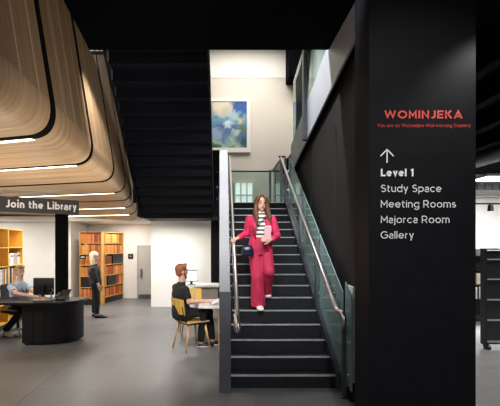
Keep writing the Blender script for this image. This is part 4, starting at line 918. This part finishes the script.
# ---- generic seated / standing figure pieces
def person(label, J, mats, f, r, hf=None, sleeve=0.5, face=True, hairfn=None, shoe='plastic', z0=0.0, shirt_name='t_shirt', legs_straight=False, wide=1.0, footdir=None, root=None):
    hf = f if hf is None else hf.normalized(); hr_ = V(-hf.y, hf.x, 0) * -1
    hr_ = V(hf.y, -hf.x, 0)
    P = bpy.data.objects.new('person', None); C.objects.link(P); P.location = root or (J['pel'].x, J['pel'].y, z0)
    P['label'] = label; P['category'] = 'person'
    ax = (J['shc'] - J['pel']).normalized(); fv = (f - ax * f.dot(ax)).normalized(); w = wide
    bm = BM()
    loft(bm, [(J['pel'] - ax * .06, r * .12 * w, fv * .10), (J['pel'] + ax * .03, r * .165 * w, fv * .125), (J['pel'].lerp(J['shc'], .4), r * .140 * w, fv * .105), (J['pel'].lerp(J['shc'], .75), r * .165 * w, fv * .115), (J['shc'], r * .17 * w, fv * .08), (J['shc'] + ax * .04, r * .09, fv * .065), (J['nek'], r * .057, fv * .057), (J['head'] - V(0, 0, .05), r * .052, fv * .055)], 20)
    head(bm, J['head'], hf, hr_)
    for q in ('R', 'L'):
        tube(bm, [J['sh' + q], J['el' + q], J['wr' + q]], [.050, .040, .027], 12, True)
        tube(bm, [J['pel'] + r * (.09 if q == 'R' else -.09), J['kn' + q], J['an' + q], J['an' + q] - V(0, 0, .03)], [.085, .060, .040, .038], 14, True)
        fdir = footdir or f
        foot(bm, (J['an' + q].x, J['an' + q].y, 0), fdir, V(fdir.y, -fdir.x, 0), z0 + .004, L=.25)
        hd = J.get('hd' + q, (J['wr' + q] - J['el' + q]).normalized()); hand(bm, J['wr' + q], hd, J.get('hb' + q, V(0, 0, 1)), 1.0, J.get('curl', .45), 1 if q == 'L' else -1)
    body = fuse('body', bm, .008, M['skin'], P, 3)
    if face: face_parts(body, J['head'], hf, hr_)
    # shirt
    bm = BM()
    loft(bm, [(J['pel'] - ax * .04, r * .178 * w, fv * .138), (J['pel'] + ax * .05, r * .182 * w, fv * .142), (J['pel'].lerp(J['shc'], .4), r * .162 * w, fv * .126), (J['pel'].lerp(J['shc'], .75), r * .184 * w, fv * .134), (J['shc'] + ax * .005, r * .185 * w, fv * .096), (J['shc'] + ax * .045, r * .10, fv * .08), (J['nek'] + ax * .0, r * .064, fv * .064)], 20)
    for q in ('R', 'L'):
        if sleeve <= 1: tube(bm, [J['sh' + q], J['sh' + q].lerp(J['el' + q], sleeve)], [.068, .062], 14, True) if False else tube(bm, [J['sh' + q], J['sh' + q].lerp(J['el' + q], sleeve)], [.068, .062], 14)
        else: tube(bm, [J['sh' + q], J['el' + q], J['el' + q].lerp(J['wr' + q], sleeve - 1)], [.066, .054, .045], 14, True)
        ball(bm, J['sh' + q], .068)
    fuse(shirt_name, bm, .010, M[mats[0]], body, 3)
    bm = BM()
    loft(bm, [(J['pel'] + ax * .07, r * .168 * w, fv * .128), (J['pel'], r * .178 * w, fv * .136), (J['pel'] - ax * .07, r * .17 * w, fv * .13)], 20)
    for q in ('R', 'L'):
        hp = J['pel'] + r * (.09 if q == 'R' else -.09); hm = J['an' + q] + V(0, 0, .01)
        tube(bm, [hp, J['kn' + q], J['kn' + q].lerp(hm, .5), hm], [.098, .076, .066, .056], 16, False); ball(bm, J['kn' + q], .075); ball(bm, hp, .097)
    fuse('trousers', bm, .010, M[mats[1]], body, 3)
    for q in ('R', 'L'):
        fdir = footdir or f
        bm = BM(); foot(bm, (J['an' + q].x, J['an' + q].y, 0), fdir, V(fdir.y, -fdir.x, 0), z0 + .001, L=.28, grow=.008); sh = obj('shoe', bm, M[mats[3]], body, True)
        if mats[4]:
            c_ = V(J['an' + q].x, J['an' + q].y, z0 + .012) + fdir * .075; rr_ = V(fdir.y, -fdir.x, 0)
            bm = BM(); loft(bm, [(c_ - fdir * .13 , rr_ * .036, V(0, 0, .010)), (c_ - fdir * .02, rr_ * .05, V(0, 0, .012)), (c_ + fdir * .09, rr_ * .052, V(0, 0, .012)), (c_ + fdir * .14, rr_ * .03, V(0, 0, .010))], 12); obj('sole', bm, M[mats[4]], sh, True)
    bm = BM(); Rm = Matrix((hr_, -hf, V(0, 0, 1))).transposed().to_4x4()
    hairfn(bm, J['head'], hf, hr_, Rm)
    fuse('hair', bm, .008, M[mats[2]], body, 2)
    return P, body

# ---- man in black at the table, seen from behind his right side
f = V(.88, .47, 0).normalized(); r = V(f.y, -f.x, 0)      # r: his right, towards the camera
pel = V(X(181, 6.45), 6.45, 0.55)
J = dict(pel=pel, shc=at(180.5, 287.5, 6.45), nek=at(181.8, 281.5, 6.45), head=at(182, 271.8, 6.44))
J['shR'] = J['shc'] + r * .20 + V(0, 0, -.02); J['shL'] = J['shc'] - r * .20 + V(0, 0, -.02)
J['elR'] = at(189, 302.5, 6.22); J['wrR'] = at(203.5, 301.8, 6.30); J['elL'] = J['shL'] + f * .16 + V(0, 0, -.24); J['wrL'] = at(207, 301, 6.62)
J['knR'] = at(204, 312.5, 6.40); J['anR'] = V(X(200.5, 6.5), 6.50, .09); J['knL'] = at(209, 312, 6.66); J['anL'] = V(X(212, 6.62), 6.62, .09)
def hair_short(beard):
    def fn(bm, c, hf, hr_, Rm):
        ball(bm, c + V(0, 0, .045) - hf * .022, (.084, .098, .088), Rm, 18)
        ball(bm, c + V(0, 0, -.01) - hf * .045, (.074, .062, .07), Rm, 14)
        tube(bm, [c + V(0, 0, .10) + hf * .03 - hr_ * .05, c + V(0, 0, .112) + hf * .06, c + V(0, 0, .10) + hf * .04 + hr_ * .05], .026, 8, True)
        if beard:
            for q in (-1, 1): tube(bm, [c + V(0, 0, .0) + hr_ * q * .068 + hf * .01, c - V(0, 0, .055) + hr_ * q * .052 + hf * .035, c - V(0, 0, .095) + hr_ * q * .018 + hf * .065], [.012, .019, .020], 8, True)
            ball(bm, c - V(0, 0, .10) + hf * .060, (.034, .028, .024), Rm, 10)
    return fn
person('person with red hair and beard in black clothes seated at the white table', J, ('blackcloth', 'blackcloth', 'ginger', 'plastic', 'whitelam'), f, r, V(.92, .4, 0), .72, True, hair_short(True), footdir=V(1, .15, 0).normalized(), wide=1.18)

# ---- man behind the reception desk
f = V(.85, -.53, 0).normalized(); r = V(f.y, -f.x, 0)
dM = 7.42
pel = V(X(18, dM), dM, 0.56)
J = dict(pel=pel, shc=at(20.5, 284.5, dM), nek=at(20, 280.3, dM), head=at(20, 272.2, dM), curl=.35)
J['shR'] = J['shc'] + r * .18 + V(0, 0, -.03); J['shL'] = J['shc'] - r * .18 + V(0, 0, -.03)
J['elR'] = at(15.5, 296.5, 7.05); J['wrR'] = V(X(34, 6.82), 6.88, .762); J['elL'] = J['shL'] + f * .2 + V(0, 0, -.22); J['wrL'] = V(X(39.5, 6.8), 6.93, .762)
J['elR'].z = max(J['elR'].z, .80); J['elL'].z = .82; J['elL'].y = min(J['elL'].y, 7.3)
J['knR'] = V(pel.x + .30, 7.18 + .06, .53); J['knL'] = V(pel.x + .34, 7.42, .53); J['anR'] = V(X(3, 7.2), 7.28, .09); J['anL'] = V(pel.x + .2, 7.55, .09)
J['knR'] = V(pel.x + .16, 7.28, .48)
def hair_sandy(bm, c, hf, hr_, Rm): hair_short(False)(bm, c, hf, hr_, Rm)
P_, bd_ = person('person in a pale blue shirt with a lanyard seated behind the reception desk', J, ('blueshirt', 'blackcloth', 'sandy', 'whitelam', None), f, r, V(.80, -.6, 0), .75, True, hair_short(False), shirt_name='shirt', wide=1.05)
bm = BM(); c = J['shc']
tube(bm, [c + r * .06 + V(0, 0, .05), c + f * .13 + r * .04 - V(0, 0, .08), c + f * .15 - V(0, 0, .24), c + f * .13 - r * .04 - V(0, 0, .08), c - r * .06 + V(0, 0, .05)], .007, 6); ly = obj('lanyard', bm, M['plastic'], bd_)
bm = BM(); box(bm, -.03, .03, -.004, .004, -.09, 0, .002, T(*(c + f * .155 - V(0, 0, .23)), math.atan2(f.y, f.x) + math.pi / 2)); obj('badge', bm, M['paper'], ly)
# his office chair
t = thing('office_chair', 'grey office chair under the man at the reception desk', 'chair', (pel.x, pel.y, 0))
bm = BM(); box(bm, -.23, .23, -.22, .22, .405, .455, .02, T(pel.x, pel.y, 0, math.atan2(f.y, f.x))); obj('seat', bm, M['plastic'], t)
bm = BM(); box(bm, -.30, -.26, -.17, .17, .62, .92, .015, T(pel.x, pel.y, 0, math.atan2(f.y, f.x))); box(bm, -.30, -.25, -.03, .03, .42, .62, .005, T(pel.x, pel.y, 0, math.atan2(f.y, f.x))); obj('backrest', bm, M['plinth'], t)
bm = BM(); tube(bm, [(pel.x, pel.y, .08), (pel.x, pel.y, .41)], .025, 12); obj('gas_lift', bm, M['plastic'], t)
for k in range(5):
    a = k * 2 * math.pi / 5 + .3; e = V(pel.x + math.cos(a) * .27, pel.y + math.sin(a) * .27, .055)
    bm = BM(); tube(bm, [(pel.x, pel.y, .1), e], [.022, .014], 8); ball(bm, (e.x, e.y, .03), .028); obj('castor_arm', bm, M['greyplastic'], t, True)

# ---- blonde woman standing by the shelves, facing right
f = V(1, .12, 0).normalized(); r = V(f.y, -f.x, 0); dW = 9.1
pel = at(95.5, 283, dW); 
J = dict(pel=pel, shc=at(94.5, 268.0, dW), nek=at(94.6, 264, dW), head=at(95, 257, dW))
J['shR'] = J['shc'] + r * .155 + V(0, 0, -.02); J['shL'] = J['shc'] - r * .155 + V(0, 0, -.02)
J['elR'] = at(96, 279, 8.9); J['wrR'] = at(98.6, 285.5, 8.88); J['elL'] = at(97, 279, 9.3); J['wrL'] = at(100.2, 285, 9.3); J['hdR'] = V(.4, 0, -1); J['hdL'] = V(.4, 0, -1); J['hbR'] = V(0, -1, 0); J['hbL'] = V(0, 1, 0)
J['knR'] = at(96.8, 299, 9.02); J['anR'] = V(X(96.8, 9.02), 9.02, .085); J['knL'] = at(95, 299, 9.18); J['anL'] = V(X(94.2, 9.18), 9.18, .085)
def hair_bob(bm, c, hf, hr_, Rm):
    ball(bm, c + V(0, 0, .04) - hf * .022, (.090, .102, .092), Rm, 18)
    loft(bm, [(c + V(0, 0, .05) - hf * .03, hr_ * .088, hf * .07), (c - V(0, 0, .06) - hf * .04, hr_ * .1, hf * .07), (c - V(0, 0, .17) - hf * .04, hr_ * .11, hf * .055), (c - V(0, 0, .2) - hf * .04, hr_ * .08, hf * .03)], 16)
person('person with shoulder length blonde hair in black standing beside the bookcase', J, ('blackcloth', 'blackcloth', 'blonde', 'plastic', None), f, r, V(1, .05, 0), 1.45, True, hair_bob, shirt_name='top', wide=.88)

# ---------------------------------------------------------------- lights
def area(name, loc, size, power, col=(1, 1, 1), rot=(0, 0, 0), sy=None, spread=None):
    l = bpy.data.lights.new(name, 'AREA'); l.energy = power; l.color = col; l.size = size
    if sy: l.shape = 'RECTANGLE'; l.size_y = sy
    if spread: l.spread = math.radians(spread)
    o = bpy.data.objects.new(name, l); C.objects.link(o); o.location = loc; o.rotation_euler = rot; return o
def spot(name, loc, target, power, col=(1, 1, 1), ang=60, blend=0.6, rad=0.06):
    l = bpy.data.lights.new(name, 'SPOT'); l.energy = power; l.color = col; l.spot_size = math.radians(ang); l.spot_blend = blend; l.shadow_soft_size = rad
    o = bpy.data.objects.new(name, l); C.objects.link(o); o.location = loc
    o.rotation_euler = (Vector(target) - Vector(loc)).to_track_quat('-Z', 'Y').to_euler(); return o
warmc = (1.0, .86, .68); neu = (1.0, .96, .90); cool = (.93, .96, 1.0)
area('void_light', (0.6, 10.2, 7.5), 2.2, 150, neu, sy=1.6)
spot('timber_fill', (-0.5, 4.0, 0.5), (-1.9, 6.6, 3.2), 260, neu, 85, 1.0, .4)  # unseen fill added to brighten the far timber panels
area('void_light', (2.6, 9.5, 7.5), 1.6, 80, neu)
spot('stair_light', (0.9, 2.6, 4.15), (0.5, 5.9, 1.4), 420, cool, 50)
spot('stair_light', (-0.2, 2.2, 4.15), (0.5, 6.5, 1.8), 260, cool, 50)
spot('newel_light', (-0.5, 2.2, 4.15), (-0.1, 4.5, 2.3), 200, cool, 38)
spot('pillar_light', (2.12, 2.72, 3.35), (1.88, 3.02, 2.75), 40, neu, 75, .9)
spot('lobby_fill', (0.6, -1.2, 4.1), (1.4, 3.0, 1.8), 560, neu, 44)  # added spot behind the camera, brightens the pillar front and its lettering
spot('table_light', (-1.2, 4.2, 4.1), (-1.2, 6.4, 0.4), 380, neu, 65)
area('lobby_fill', (-1.0, -1.5, 3.8), 3.0, 110, cool, (math.radians(35), 0, 0))  # added off-frame fill for general brightness from behind the camera
area('library_light', (-5.2, 5.6, 2.5), 1.8, 85, neu)
area('library_light', (-3.4, 8.9, 2.42), 1.4, 75, neu)
area('library_light', (-6.3, 9.4, 2.35), 1.6, 75, neu)
area('recess_light', (-2.75, 11.4, 2.25), 0.5, 20, neu)
spot('shelf_light', (-3.9, 10.2, 2.25), (-3.8, 10.9, 0.9), 22, warmc, 100)
spot('shelf_light', (-2.75, 11.0, 2.25), (-3.4, 11.6, 0.9), 22, warmc, 100)
spot('bookcase_light', (-3.7, 7.7, 2.3), (-4.6, 8.2, 1.0), 8, warmc, 100)
area('wall_wash', (-1.3, 9.6, 2.15), 1.2, 48, neu, sy=.4)
area('right_room_light', (6.6, 9.3, 3.15), 1.3, 420, (1, 1, 1), sy=.7)
area('right_room_light', (6.2, 5.0, 3.3), 1.3, 160, (1, 1, 1))
area('timber_fill_up', (-3.2, 4.4, 0.9), 2.5, 70, warmc, (math.pi, 0, 0))  # added fill facing up, no fitting there; brightens the timber soffit
spot('timber_fill', (0.6, 3.4, 0.6), (-1.7, 4.2, 3.3), 240, (1, .9, .78), 75, .8, .3)  # added low spot that lifts the timber side face
spot('timber_fill', (-0.2, 0.8, 0.8), (-1.5, 2.6, 2.9), 60, warmc, 90, .8, .3)  # added fill for the nearest timber panels
spot('fascia_light', (-0.6, 5.6, 5.6), (1.4, 5.2, 3.8), 900, cool, 62)
w = bpy.data.worlds.new('world'); bpy.context.scene.world = w; w.use_nodes = True
w.node_tree.nodes['Background'].inputs[0].default_value = (.75, .82, 1, 1); w.node_tree.nodes['Background'].inputs[1].default_value = 0.10

sc = bpy.context.scene
sc.view_settings.view_transform = 'Standard'; sc.view_settings.look = 'None'; sc.view_settings.gamma = 1; sc.view_settings.exposure = 0.0
sc.view_settings.use_curve_mapping = False
